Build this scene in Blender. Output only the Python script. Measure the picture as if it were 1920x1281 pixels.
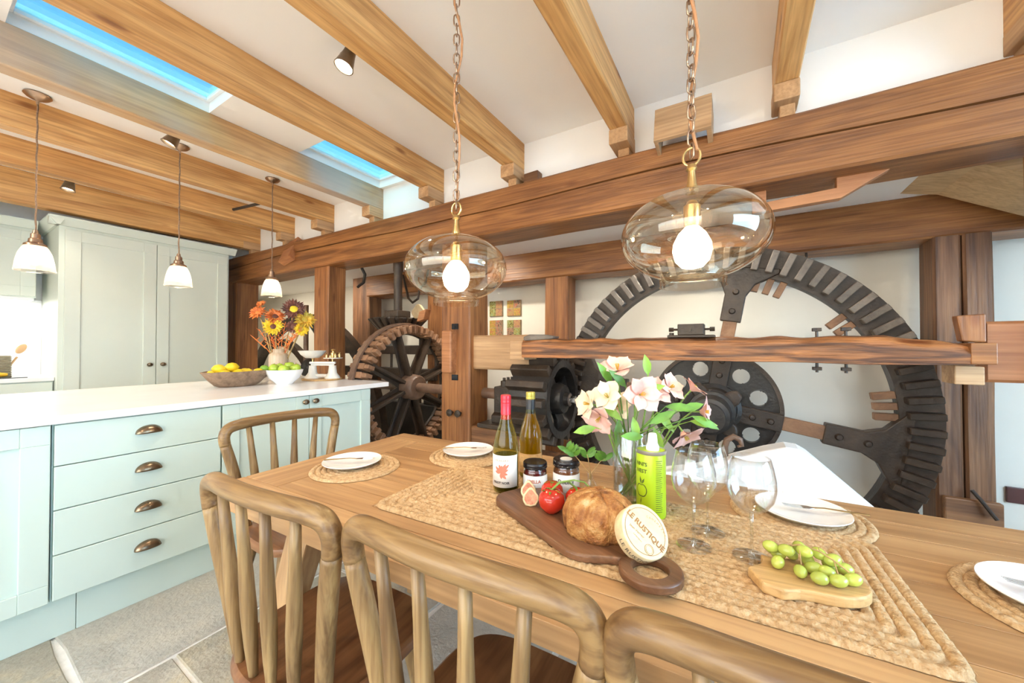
import bpy, math, random
from mathutils import Vector, Matrix, noise
random.seed(7)
PI = math.pi
for o in list(bpy.data.objects): bpy.data.objects.remove(o)
S = bpy.context.scene
C = S.collection
R = math.radians

# ------------------------------------------------------------------ camera
cam = bpy.data.cameras.new('camera'); cam.sensor_width = 36; cam.lens = 700/1920*36
cam.clip_start = .02; cam.clip_end = 100
camo = bpy.data.objects.new('camera', cam); C.objects.link(camo)
camo.location = (0, 0, 1.2); camo.rotation_euler = (R(90.7), 0, R(31.2))
S.camera = camo
# ------------------------------------------------------------------ world, daylight, exposure
W = bpy.data.worlds.new('sky'); S.world = W; W.use_nodes = True
wn = W.node_tree; bg = wn.nodes['Background']
sky = wn.nodes.new('ShaderNodeTexSky'); sky.sky_type = 'NISHITA'; sky.sun_disc = False
sky.sun_elevation = R(40); sky.sun_rotation = R(150); sky.altitude = 50
wn.links.new(sky.outputs[0], bg.inputs[0]); bg.inputs[1].default_value = 0.40
def area(name, loc, rot, sx, sy, power, col):
    l = bpy.data.lights.new(name, 'AREA'); l.shape = 'RECTANGLE'; l.size = sx; l.size_y = sy
    l.energy = power; l.color = col
    o = bpy.data.objects.new(name, l); C.objects.link(o); o.location = loc; o.rotation_euler = rot
    return o
area('window_daylight_side', (3.15, .6, 1.45), (0, R(90), 0), 1.7, 2.6, 125, (.44, .72, 1))
area('window_daylight_rear', (-1.2, -2.55, 1.45), (R(90), 0, 0), 4.6, 2.0, 95, (1, .965, .90))  # unseen area lamp added behind the viewpoint as daylight fill
S.view_settings.view_transform = 'Standard'; S.view_settings.look = 'None'
S.view_settings.exposure = 0.38; S.view_settings.gamma = 1
S.view_settings.use_curve_mapping = False
S.cycles.use_denoising = True
S.cycles.max_bounces = 6; S.cycles.diffuse_bounces = 4; S.cycles.glossy_bounces = 3
S.cycles.use_adaptive_sampling = True; S.cycles.adaptive_threshold = .14; S.cycles.adaptive_min_samples = 10
S.cycles.transparent_max_bounces = 16; S.cycles.transmission_bounces = 3
S.cycles.sample_clamp_indirect = 6; S.cycles.caustics_reflective = False; S.cycles.caustics_refractive = False

# ------------------------------------------------------------------ materials
def nd(t, typ, **kw):
    n = t.nodes.new(typ)
    for k, v in kw.items(): setattr(n, k, v)
    return n
def newmat(name):
    m = bpy.data.materials.new(name); m.use_nodes = True
    t = m.node_tree; return m, t, t.nodes['Principled BSDF']
def ramp(t, stops):
    r = nd(t, 'ShaderNodeValToRGB'); e = r.color_ramp.elements
    while len(e) < len(stops): e.new(.5)
    for i, (p, c) in enumerate(stops): e[i].position = p; e[i].color = (*c, 1)
    return r
def coords(t, scale=(1, 1, 1), rnd=True):
    tc = nd(t, 'ShaderNodeTexCoord'); mp = nd(t, 'ShaderNodeMapping'); mp.inputs['Scale'].default_value = scale
    if rnd:
        oi = nd(t, 'ShaderNodeObjectInfo'); ad = nd(t, 'ShaderNodeVectorMath', operation='ADD')
        ml = nd(t, 'ShaderNodeMath', operation='MULTIPLY'); ml.inputs[1].default_value = 13.7
        t.links.new(oi.outputs['Random'], ml.inputs[0]); t.links.new(tc.outputs['Object'], ad.inputs[0])
        t.links.new(ml.outputs[0], ad.inputs[1]); t.links.new(ad.outputs[0], mp.inputs[0])
    else: t.links.new(tc.outputs['Object'], mp.inputs[0])
    return mp
def nz(t, mp, scale, detail=4, dist=0, rough=.55):
    n = nd(t, 'ShaderNodeTexNoise'); n.inputs['Scale'].default_value = scale; n.inputs['Detail'].default_value = detail
    n.inputs['Distortion'].default_value = dist; n.inputs['Roughness'].default_value = rough
    t.links.new(mp.outputs[0], n.inputs['Vector']); return n
def bump(t, b, h, strength, dist=.01):
    bp = nd(t, 'ShaderNodeBump'); bp.inputs['Strength'].default_value = strength; bp.inputs['Distance'].default_value = dist
    t.links.new(h, bp.inputs['Height']); t.links.new(bp.outputs[0], b.inputs['Normal'])
def mixc(t, a, b, f, mode='MIX'):
    m = nd(t, 'ShaderNodeMix', data_type='RGBA', blend_type=mode)
    for s, v in ((0, f), (6, a), (7, b)):
        if hasattr(v, 'is_linked'): t.links.new(v, m.inputs[s])
        elif isinstance(v, (int, float)): m.inputs[s].default_value = v
        else: m.inputs[s].default_value = (*v, 1)
    return m.outputs[2]
def plain(name, c, rough=.5, metal=0, var=.06, vs=6, bmp=0, bs=40, coat=0, spec=.5):
    m, t, b = newmat(name); mp = coords(t); n = nz(t, mp, vs)
    d = tuple(max(0, x*(1-var*2)) for x in c); l = tuple(min(1, x*(1+var)) for x in c)
    r = ramp(t, [(.3, d), (.7, l)]); t.links.new(n.outputs[0], r.inputs[0]); t.links.new(r.outputs[0], b.inputs['Base Color'])
    b.inputs['Roughness'].default_value = rough; b.inputs['Metallic'].default_value = metal
    b.inputs['Coat Weight'].default_value = coat; b.inputs['Specular IOR Level'].default_value = spec
    if bmp: bump(t, b, nz(t, mp, bs, 3).outputs[0], bmp)
    return m
def wood(name, light, dark, axis='x', rough=.55, s=1., bmp=.25, contrast=(.34, .66), streak=.35, knots=.0, grey=None):
    m, t, b = newmat(name)
    sc = {'x': (.9, 9, 9), 'y': (9, .9, 9), 'z': (9, 9, .9)}[axis]; sc = tuple(v*s for v in sc)
    mp = coords(t, sc); n1 = nz(t, mp, 1.3, 4, .9); r = ramp(t, [(contrast[0], dark), (contrast[1], light)])
    t.links.new(n1.outputs[0], r.inputs[0])
    sc2 = {'x': (2, 70, 70), 'y': (70, 2, 70), 'z': (70, 70, 2)}[axis]; mp2 = coords(t, tuple(v*s for v in sc2))
    n2 = nz(t, mp2, 1.0, 2, .3); r2 = ramp(t, [(.3, (.62, .55, .5)), (.6, (1, 1, 1))]); t.links.new(n2.outputs[0], r2.inputs[0])
    col = mixc(t, r.outputs[0], r2.outputs[0], streak*1.6 if streak < .6 else 1., 'MULTIPLY')
    mp3 = coords(t); n3 = nz(t, mp3, 2.2, 2)
    r3 = ramp(t, [(.35, (.80, .76, .72)), (.65, (1, 1, 1))]); t.links.new(n3.outputs[0], r3.inputs[0])
    col = mixc(t, col, r3.outputs[0], .7, 'MULTIPLY')
    if knots:
        v = nd(t, 'ShaderNodeTexVoronoi'); v.inputs['Scale'].default_value = 1
        mk = coords(t, {'x': (1.6, 5.5, 5.5), 'y': (5.5, 1.6, 5.5), 'z': (5.5, 5.5, 1.6)}[axis]); t.links.new(mk.outputs[0], v.inputs['Vector'])
        rk = ramp(t, [(.0, (.25, .13, .07)), (.06, (.45, .28, .18)), (.12, (1, 1, 1))]); t.links.new(v.outputs['Distance'], rk.inputs[0])
        col = mixc(t, col, rk.outputs[0], knots, 'MULTIPLY')
    if grey:
        n4 = nz(t, coords(t), 1.4, 3); r4 = ramp(t, [(.44, (0, 0, 0)), (.66, (.8, .8, .8))]); t.links.new(n4.outputs[0], r4.inputs[0])
        col = mixc(t, col, grey, r4.outputs[0])
    t.links.new(col, b.inputs['Base Color']); b.inputs['Roughness'].default_value = rough
    if bmp: bump(t, b, n2.outputs[0], bmp, .004)
    return m
def thin_glass(name, tint=(1, 1, 1), rough=.02, gloss=(1, 1, 1), ior=1.45, extra=0.0):
    m = bpy.data.materials.new(name); m.use_nodes = True; t = m.node_tree; t.nodes.clear()
    o = nd(t, 'ShaderNodeOutputMaterial'); tr = nd(t, 'ShaderNodeBsdfTransparent'); tr.inputs[0].default_value = (*tint, 1)
    g = nd(t, 'ShaderNodeBsdfGlossy'); g.inputs[0].default_value = (*gloss, 1); g.inputs['Roughness'].default_value = rough
    f = nd(t, 'ShaderNodeLayerWeight'); f.inputs[0].default_value = .5
    pw = nd(t, 'ShaderNodeMath', operation='POWER'); pw.inputs[1].default_value = 2.4; t.links.new(f.outputs['Facing'], pw.inputs[0])
    ad = nd(t, 'ShaderNodeMath', operation='MULTIPLY_ADD'); ad.inputs[1].default_value = .75; ad.inputs[2].default_value = .035+extra; ad.use_clamp = True
    mx = nd(t, 'ShaderNodeMixShader'); t.links.new(pw.outputs[0], ad.inputs[0]); t.links.new(ad.outputs[0], mx.inputs[0])
    t.links.new(tr.outputs[0], mx.inputs[1]); t.links.new(g.outputs[0], mx.inputs[2]); t.links.new(mx.outputs[0], o.inputs[0])
    return m
def emit(name, c, s):
    m = bpy.data.materials.new(name); m.use_nodes = True; t = m.node_tree; b = t.nodes['Principled BSDF']
    b.inputs['Emission Color'].default_value = (*c, 1); b.inputs['Emission Strength'].default_value = s; b.inputs['Base Color'].default_value = (*c, 1)
    return m
def blotch(name, stops, scale=3, detail=6, rough=.6, bmp=.2, bs=25, sc=(1, 1, 1), dist=.3, coat=0):
    m, t, b = newmat(name); mp = coords(t, sc); n = nz(t, mp, scale, detail, dist, .65); r = ramp(t, stops)
    t.links.new(n.outputs[0], r.inputs[0]); t.links.new(r.outputs[0], b.inputs['Base Color']); b.inputs['Roughness'].default_value = rough
    b.inputs['Coat Weight'].default_value = coat
    if bmp: bump(t, b, nz(t, mp, bs, 2).outputs[0], bmp)
    return m

M = {}
M['plaster'] = plain('white_plaster', (.90, .88, .85), .85, var=.012, vs=2, bmp=.10, bs=7)
M['ceil'] = plain('ceiling_paint', (.95, .92, .885), .85, var=.012, vs=1.5)
M['lime'] = plain('limewashed_plaster', (.86, .82, .73), .9, var=.025, vs=1.5, bmp=.25, bs=5)
M['whitepaint'] = plain('white_paint', (.93, .935, .94), .45, var=.008)
M['mint'] = plain('mint_cabinet_paint', (.60, .715, .655), .38, var=.012, vs=3)
M['sage'] = plain('pale_sage_paint', (.69, .735, .655), .38, var=.012, vs=3)
M['quartz'] = plain('white_quartz', (.90, .885, .87), .22, var=.02, vs=4, coat=.1)
M['grout'] = plain('pale_grout', (.86, .84, .80), .9, var=.05, vs=20, bmp=.3)
M['pine_y'] = wood('pine_joist', (.84, .49, .19), (.58, .28, .085), 'y', .5, bmp=.35, knots=.85, streak=.5)
M['pine_gy'] = wood('weathered_joist', (.78, .48, .22), (.52, .30, .13), 'y', .6, bmp=.3, knots=.6, grey=(.50, .44, .38))  # grey patches paint the roof lights' cool daylight into the pine
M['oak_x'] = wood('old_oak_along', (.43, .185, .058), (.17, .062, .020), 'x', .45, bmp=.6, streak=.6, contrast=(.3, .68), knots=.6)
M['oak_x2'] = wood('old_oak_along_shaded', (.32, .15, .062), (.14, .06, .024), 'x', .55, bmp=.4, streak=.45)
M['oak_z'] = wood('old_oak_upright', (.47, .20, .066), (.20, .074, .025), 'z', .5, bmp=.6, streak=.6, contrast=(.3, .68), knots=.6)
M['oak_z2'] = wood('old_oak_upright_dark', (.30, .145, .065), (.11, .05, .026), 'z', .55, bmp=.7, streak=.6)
M['oak_xr'] = wood('raw_split_oak', (.46, .185, .06), (.10, .04, .018), 'x', .45, s=1.6, bmp=1, streak=.6, contrast=(.36, .6), knots=.9)
M['block'] = wood('pale_block_wood', (.62, .40, .22), (.44, .26, .13), 'x', .6)
M['block_y'] = wood('pale_block_wood_deep', (.66, .40, .20), (.46, .26, .12), 'y', .6)
M['redwood'] = wood('red_brown_wood', (.52, .23, .095), (.36, .14, .055), 'x', .5)
M['lightpine'] = wood('light_boarding', (.78, .58, .34), (.66, .46, .25), 'x', .5, bmp=.1)
M['tab_x'] = wood('table_wood_along', (.64, .40, .19), (.38, .21, .09), 'x', .42, s=.8, bmp=.12, streak=.4, contrast=(.3, .7))
M['tab_y'] = wood('table_wood_across', (.64, .40, .19), (.44, .25, .11), 'y', .42, s=.8, bmp=.12, streak=.4)
M['tab_z'] = wood('table_leg_wood', (.58, .37, .18), (.42, .25, .115), 'z', .5, s=.8, bmp=.12)
M['ch_z'] = wood('chair_wood_upright', (.40, .265, .115), (.20, .115, .045), 'z', .40, s=1.6, bmp=.2, streak=.6)
M['ch_x'] = wood('chair_wood_rail', (.37, .23, .092), (.19, .105, .04), 'x', .38, s=1.4, bmp=.2, streak=.6)
M['seat'] = wood('chair_seat_wood', (.30, .14, .058), (.15, .06, .025), 'y', .33, s=1., bmp=.1, streak=.4)
M['iron'] = blotch('dark_cast_iron', [(.3, (.018, .011, .007)), (.6, (.050, .031, .019)), (.8, (.10, .064, .040))], 5, 6, .48, .35, 40)
M['ironh'] = blotch('hub_iron', [(.3, (.009, .007, .006)), (.7, (.028, .021, .017))], 5, 6, .42, .3, 40)
M['rust'] = blotch('rusty_shaft_iron', [(.3, (.10, .055, .035)), (.7, (.22, .13, .085))], 8, 6, .45, .3, 50)
M['cog'] = blotch('worn_wood_cog', [(.25, (.13, .065, .035)), (.6, (.30, .155, .08)), (.85, (.42, .25, .14))], 5, 6, .6, .4, 50)
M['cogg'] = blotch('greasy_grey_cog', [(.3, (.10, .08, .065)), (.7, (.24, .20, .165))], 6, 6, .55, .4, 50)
M['brass'] = plain('aged_brass', (.62, .43, .19), .28, 1, .1, 12)
M['bronze'] = plain('dark_bronze', (.26, .19, .125), .3, 1, .15, 14)
M['copper'] = plain('antique_copper', (.46, .33, .24), .3, 1, .1, 14)
M['steel'] = plain('brushed_steel', (.62, .60, .58), .22, 1, .05, 10)
M['cable'] = plain('woven_brown_cable', (.25, .15, .09), .7, 0, .3, 150)
M['cableo'] = plain('copper_cable', (.45, .22, .10), .5, 0, .1, 50)
M['amber'] = thin_glass('champagne_glass', (.90, .85, .76), .02, (1, .95, .86), 1.55, .06)
M['shade'] = thin_glass('frosted_shade_glass', (.97, .93, .88), .12, (1, .96, .9), 1.5, .06)
_t = M['shade'].node_tree; _o = [n for n in _t.nodes if n.type == 'OUTPUT_MATERIAL'][0]; _old = _o.inputs[0].links[0].from_socket
_tr = nd(_t, 'ShaderNodeBsdfTranslucent'); _tr.inputs[0].default_value = (.95, .90, .82, 1); _mx = nd(_t, 'ShaderNodeMixShader'); _mx.inputs[0].default_value = .16
_t.links.new(_old, _mx.inputs[1]); _t.links.new(_tr.outputs[0], _mx.inputs[2]); _t.links.new(_mx.outputs[0], _o.inputs[0])
M['solid'] = thin_glass('thick_glass', (.93, .945, .95), .01, (1, 1, 1), 1.5, .09)
M['clear'] = thin_glass('clear_glass', (.97, .98, .985), .01, (1, 1, 1), 1.42, .02)
M['pane'] = thin_glass('roof_glazing', (.52, .90, .93), .01)  # cyan tint puts the colour of the sky into the glass
M['winpane'] = thin_glass('window_glazing', (.96, .99, 1.0), .01)
M['bottle'] = thin_glass('green_bottle_glass', (.80, .79, .34), .02, (1, 1, 1), 1.45)
M['wine'] = plain('dark_wine', (.05, .035, .012), .15, 0, .1, 4)
M['wineg'] = thin_glass('white_wine', (.90, .76, .22), .02, (1, 1, .8), 1.3)
def glow_through(mat, c, f):
    t = mat.node_tree; o = [n for n in t.nodes if n.type == 'OUTPUT_MATERIAL'][0]; old = o.inputs[0].links[0].from_socket
    tr = nd(t, 'ShaderNodeBsdfTranslucent'); tr.inputs[0].default_value = (*c, 1); mx = nd(t, 'ShaderNodeMixShader'); mx.inputs[0].default_value = f
    t.links.new(old, mx.inputs[1]); t.links.new(tr.outputs[0], mx.inputs[2]); t.links.new(mx.outputs[0], o.inputs[0])
glow_through(M['wineg'], (.80, .56, .06), .55); glow_through(M['bottle'], (.50, .47, .08), .22)
M['water'] = thin_glass('vase_water', (.93, .96, .94), .01, (1, 1, 1), 1.33)
M['bulb'] = emit('warm_bulb', (1, .78, .48), 56)
M['bulbs'] = emit('small_warm_bulb', (1, .80, .52), 70)
M['spotl'] = emit('spot_lens', (1, .93, .8), 30)
M['led'] = emit('undercabinet_led', (1, .96, .90), 26)
M['jute'] = blotch('jute_fibre', [(.25, (.30, .165, .07)), (.45, (.52, .335, .165)), (.75, (.70, .52, .31))], 75, 6, .85, .5, 160)
M['plate'] = plain('white_porcelain', (.90, .885, .86), .18, 0, .005, coat=.3)
M['white'] = plain('white_ceramic', (.90, .90, .90), .2, 0, .008)
M['walnut'] = wood('walnut_board', (.30, .15, .075), (.13, .06, .03), 'x', .38, s=2, bmp=.1)
M['olivew'] = wood('pale_board_wood', (.72, .48, .22), (.55, .32, .12), 'x', .4, s=2, bmp=.1)
M['bread'] = blotch('bread_crust', [(.32, (.13, .045, .012)), (.45, (.34, .13, .033)), (.56, (.50, .25, .075)), (.70, (.70, .50, .26))], 26, 9, .6, .7, 110)
M['tomato'] = plain('tomato_skin', (.62, .035, .015), .16, 0, .12, 5, coat=.4)
M['green'] = plain('leaf_green', (.13, .30, .035), .45, 0, .25, 12)
M['green2'] = plain('bright_leaf', (.24, .42, .05), .45, 0, .25, 12)
M['stem'] = plain('stem_green', (.20, .34, .06), .5, 0, .2, 12)
M['twig'] = plain('dry_stem', (.50, .33, .13), .6, 0, .3, 20)
M['petal'] = blotch('pink_petal', [(.25, (.64, .30, .25)), (.5, (.72, .44, .38)), (.8, (.78, .57, .50))], 12, 3, .55, .1, 60)
M['petalc'] = blotch('cream_petal', [(.3, (.78, .55, .36)), (.7, (.84, .72, .54))], 12, 3, .55, .1, 60)
M['pyellow'] = plain('yellow_petal', (.88, .58, .02), .55, 0, .12, 15)
M['pbrown'] = plain('chocolate_petal', (.17, .05, .03), .6, 0, .3, 15)
M['porange'] = blotch('rust_petal', [(.3, (.50, .08, .02)), (.7, (.80, .26, .05))], 14, 4, .6, .1)
M['pgold'] = blotch('gold_green_petal', [(.3, (.36, .36, .06)), (.7, (.85, .42, .03))], 14, 4, .6, .1)
M['lemon'] = plain('lemon_skin', (.86, .60, .02), .4, 0, .06, 10, .15, 90)
M['lime'+'f'] = plain('lime_skin', (.20, .38, .03), .4, 0, .1, 10, .15, 90)
M['apple'] = plain('apple_skin', (.46, .62, .06), .22, 0, .1, 6, coat=.3)
M['grape'] = plain('grape_skin', (.48, .55, .10), .18, 0, .12, 9, coat=.25)
M['bark'] = blotch('bark_bowl', [(.3, (.16, .10, .06)), (.55, (.30, .20, .13)), (.8, (.44, .32, .21))], 16, 8, .8, .8, 45)
M['stone'] = blotch('stoneware', [(.3, (.47, .33, .21)), (.7, (.66, .52, .38))], 3, 4, .35, .05, 30, (14, 14, .6))
M['stonet'] = plain('glazed_rim', (.78, .67, .55), .3)
M['enamel'] = plain('cream_enamel', (.83, .80, .73), .3, 0, .05, 9)
M['label'] = plain('cream_label', (.86, .83, .78), .6, 0, .01)
M['redfoil'] = plain('red_foil', (.62, .03, .05), .3, .2)
M['blackfoil'] = plain('black_foil', (.02, .022, .028), .3)
M['goldfoil'] = plain('gold_foil', (.55, .48, .10), .3, .5)
M['ink'] = plain('dark_ink', (.07, .06, .06), .6)
M['inkred'] = plain('red_ink', (.62, .22, .14), .6)
M['inkbrown'] = plain('brown_ink', (.36, .17, .05), .6)
M['inkgreen'] = plain('olive_ink', (.10, .14, .02), .6)
M['tin'] = plain('lime_tin', (.46, .66, .02), .3, 0, .05, 5)
M['tingrey'] = plain('tin_rim', (.55, .55, .53), .3, .8)
M['lid'] = plain('black_lid', (.018, .015, .016), .22)
M['jam'] = plain('red_jam', (.09, .012, .012), .15, 0, .2)
M['chutney'] = plain('brown_chutney', (.20, .07, .022), .2, 0, .3, 30)
M['cheese'] = wood('thin_cheese_wood', (.88, .74, .46), (.82, .66, .38), 'x', .5, bmp=.05, streak=.15)
M['figs'] = plain('fig_flesh_pale', (.80, .70, .42), .5)
M['figr'] = blotch('fig_flesh_red', [(.3, (.45, .12, .06)), (.7, (.74, .40, .24))], 60, 4, .4, .3, 90)
M['black'] = plain('black_glass', (.015, .015, .017), .1)
M['squash'] = plain('yellow_squash', (.88, .50, .03), .4, 0, .1)
M['basket'] = blotch('woven_basket', [(.3, (.26, .22, .15)), (.7, (.52, .47, .36))], 6, 4, .8, .4, 30, (3, 3, 30))
M['spoon'] = plain('spoon_wood', (.70, .43, .22), .5)
M['socketp'] = plain('dark_wood_plate', (.10, .03, .025), .4)
M['cork'] = plain('old_pale_wood', (.42, .32, .19), .7, 0, .2, 15)
FS = [blotch('flagstone_%d' % i, [(.28, a), (.5, b_), (.75, c_)], 4.5, 9, .55, .45, 60, dist=.8) for i, (a, b_, c_) in enumerate([
    ((.30, .275, .225), (.45, .42, .355), (.62, .52, .34)), ((.46, .35, .20), (.50, .45, .35), (.54, .50, .42)),
    ((.31, .285, .23), (.40, .37, .30), (.54, .45, .29)), ((.36, .345, .30), (.46, .44, .39), (.54, .50, .42))])]
TILE = [blotch('painted_tile_%d' % i, [(.38, a), (.5, b_), (.6, c_)], 38, 1, .6, .05, dist=1.5) for i, (a, b_, c_) in enumerate([
    ((.12, .12, .03), (.42, .34, .08), (.30, .36, .16)), ((.36, .16, .12), (.50, .25, .10), (.42, .30, .12)),
    ((.30, .22, .04), (.55, .40, .06), (.48, .17, .08)), ((.12, .08, .05), (.40, .28, .18), (.48, .15, .08))])]

# ------------------------------------------------------------------ mesh builder
class MB:
    def __init__(s): s.v = []; s.f = []; s.sm = False
    def add(s, vs, fs):
        n = len(s.v); s.v += [tuple(v) for v in vs]; s.f += [tuple(i+n for i in f) for f in fs]; return s
    def box(s, a, b, mat=None):
        x0, y0, z0 = a; x1, y1, z1 = b
        vs = [(x0, y0, z0), (x1, y0, z0), (x1, y1, z0), (x0, y1, z0), (x0, y0, z1), (x1, y0, z1), (x1, y1, z1), (x0, y1, z1)]
        if mat is not None: vs = [mat @ Vector(v) for v in vs]
        return s.add(vs, [(0, 3, 2, 1), (4, 5, 6, 7), (0, 1, 5, 4), (1, 2, 6, 5), (2, 3, 7, 6), (3, 0, 4, 7)])
    def tube(s, pts, rad, n=12, caps=True, closed=False, flat=1.):
        P = [Vector(p) for p in pts]; k = len(P)
        if not hasattr(rad, '__len__'): rad = [rad]*k
        vs = []; up = None
        for i in range(k):
            a = P[(i-1) % k] if (closed or i > 0) else P[i]; b = P[(i+1) % k] if (closed or i < k-1) else P[i]
            t = (b-a).normalized()
            if up is None:
                up = Vector((0, 0, 1)) if abs(t.z) < .9 else Vector((0, 1, 0))
            x = up.cross(t); 
            if x.length < 1e-5: x = Vector((1, 0, 0)).cross(t)
            x.normalize(); y = t.cross(x); up = y
            vs += [P[i] + (x*math.cos(2*PI*j/n) + y*math.sin(2*PI*j/n)*flat)*rad[i] for j in range(n)]
        fs = [(i*n+j, i*n+(j+1) % n, ((i+1) % k)*n+(j+1) % n, ((i+1) % k)*n+j) for i in range(k if closed else k-1) for j in range(n)]
        if caps and not closed: fs += [tuple(range(n-1, -1, -1)), tuple(range((k-1)*n, k*n))]
        return s.add(vs, fs)
    def cyl(s, a, b, r0, r1=None, n=20): return s.tube([a, b], [r0, r0 if r1 is None else r1], n)
    def lathe(s, prof, n=32, c=(0, 0, 0), mat=None):
        vs = []; 
        for r, z in prof: vs += [Vector((c[0]+r*math.cos(2*PI*j/n), c[1]+r*math.sin(2*PI*j/n), c[2]+z)) for j in range(n)]
        if mat is not None: vs = [mat @ v for v in vs]
        k = len(prof); fs = [(i*n+j, i*n+(j+1) % n, (i+1)*n+(j+1) % n, (i+1)*n+j) for i in range(k-1) for j in range(n)]
        if prof[0][0] > 1e-6: fs.append(tuple(range(n-1, -1, -1)))
        if prof[-1][0] > 1e-6: fs.append(tuple(range((k-1)*n, k*n)))
        return s.add(vs, fs)
    def shell(s, prof, n=32, c=(0, 0, 0)):
        o = s.lathe(prof, n, c); s.f = [f for f in s.f if len(f) <= 4]; return s
    def ball(s, c, r, n=16, m=10, mat=None):
        if not hasattr(r, '__len__'): r = (r, r, r)
        vs = []
        for i in range(m+1):
            a = -PI/2 + PI*i/m
            vs += [Vector((r[0]*math.cos(a)*math.cos(2*PI*j/n), r[1]*math.cos(a)*math.sin(2*PI*j/n), r[2]*math.sin(a))) for j in range(n)]
        if mat is not None: vs = [mat @ v for v in vs]
        vs = [v + Vector(c) for v in vs]
        return s.add(vs, [(i*n+j, i*n+(j+1) % n, (i+1)*n+(j+1) % n, (i+1)*n+j) for i in range(m) for j in range(n)])
    def prism(s, poly, a, b, axis='z', mat=None):
        def P(p, h): return {'z': (p[0], p[1], h), 'y': (p[0], h, p[1]), 'x': (h, p[0], p[1])}[axis]
        n = len(poly); vs = [Vector(P(p, a)) for p in poly] + [Vector(P(p, b)) for p in poly]
        if mat is not None: vs = [mat @ v for v in vs]
        return s.add(vs, [tuple(range(n-1, -1, -1)), tuple(range(n, 2*n))] + [(i, (i+1) % n, n+(i+1) % n, n+i) for i in range(n)])
    def ring(s, c, r0, r1, a, b, axis='y', n=96, a0=0, a1=2*PI):
        full = abs(a1-a0-2*PI) < 1e-6; k = n if full else n+1; vs = []
        for i in range(k):
            t = a0+(a1-a0)*i/n; ct, st = math.cos(t), math.sin(t)
            for r, h in ((r0, a), (r1, a), (r1, b), (r0, b)):
                vs.append({'y': (c[0]+r*ct, h, c[2]+r*st), 'x': (h, c[1]+r*ct, c[2]+r*st), 'z': (c[0]+r*ct, c[1]+r*st, h)}[axis])
        fs = []
        for i in range(n):
            j = (i+1) % k
            for q in range(4): fs.append((i*4+q, i*4+(q+1) % 4, j*4+(q+1) % 4, j*4+q))
        if not full: fs += [(0, 1, 2, 3), (n*4+3, n*4+2, n*4+1, n*4)]
        return s.add(vs, fs)
    def build(s, name, mat, parent=None, smooth=False, bev=0, seg=2, world=False, sub=0, kind=None, label=None):
        me = bpy.data.meshes.new(name); me.from_pydata(s.v, [], s.f); me.validate(); me.update()
        import bmesh
        b = bmesh.new(); b.from_mesh(me); bmesh.ops.recalc_face_normals(b, faces=b.faces[:]); b.to_mesh(me); b.free()
        o = bpy.data.objects.new(name, me); C.objects.link(o)
        if mat is not None: me.materials.append(M[mat] if isinstance(mat, str) else mat)
        if smooth:
            me.shade_smooth()
            if smooth != 'all': me.set_sharp_from_angle(angle=R(40))
        if bev:
            md = o.modifiers.new('bevel', 'BEVEL'); md.width = bev; md.segments = seg; md.limit_method = 'ANGLE'; md.angle_limit = R(35)
        if sub:
            md = o.modifiers.new('sub', 'SUBSURF'); md.levels = sub; md.render_levels = sub
        if parent is not None:
            o.parent = parent
            if world and parent.type == 'EMPTY': o.location = -parent.location
        if kind: o['kind'] = kind
        if label: o['label'] = label
        return o
def tag(o, label, cat, group=None):
    o['label'] = label; o['category'] = cat
    if group: o['group'] = group
    return o
def struct(o): o['kind'] = 'structure'; return o
def thing(name, label, cat, loc=(0, 0, 0), rz=0, group=None):
    o = bpy.data.objects.new(name, None); C.objects.link(o); o.location = loc; o.rotation_euler = (0, 0, rz); o.empty_display_size = .05
    return tag(o, label, cat, group)
def dup(root, loc, rz, label, group=None):
    r = root.copy(); C.objects.link(r); r.location = loc; r.rotation_euler = (0, 0, rz); r['label'] = label
    if group: r['group'] = group
    for ch in list(root.children):
        c_ = ch.copy(); C.objects.link(c_); c_.parent = r
        for g in list(ch.children):
            d = g.copy(); C.objects.link(d); d.parent = c_
    return r
def hewn(axis, lo, hi, jit=.006, n=40, notch=None, cham=.012, seed=0, freq=1.2):
    """a hand-hewn timber along one axis: lo/hi corners; notch=(z, depth, width) cracks the front (-y) face"""
    k = 'xyz'.index(axis); u, w = [i for i in range(3) if i != k]
    a0, a1, b0, b1 = lo[u], hi[u], lo[w], hi[w]; c = cham
    sec = [(a0+c, b0), (a1-c, b0), (a1, b0+c), (a1, b1-c), (a1-c, b1), (a0+c, b1), (a0, b1-c)]
    if notch: z, d, wd = notch; sec += [(a0, z+wd), (a0+d, z), (a0, z-wd)]
    sec += [(a0, b0+c)]
    ns = len(sec); mb = MB(); vs = []
    for i in range(n+1):
        t = lo[k]+(hi[k]-lo[k])*i/n
        for j, (p, q) in enumerate(sec):
            dv = noise.noise_vector(Vector((t*freq+seed*7.1, p*3+seed, q*3)))*jit
            p2, q2 = p+dv.x, q+dv.y
            if notch and 7 <= j <= 9: q2 += noise.noise(Vector((t*.55+seed, 3.3, 0)))*.05
            v = [0, 0, 0]; v[k] = t; v[u] = p2; v[w] = q2; vs.append(v)
    fs = [(i*ns+j, i*ns+(j+1) % ns, (i+1)*ns+(j+1) % ns, (i+1)*ns+j) for i in range(n) for j in range(ns)]
    fs += [tuple(range(ns-1, -1, -1)), tuple(range(n*ns, (n+1)*ns))]
    return mb.add(vs, fs)
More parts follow.
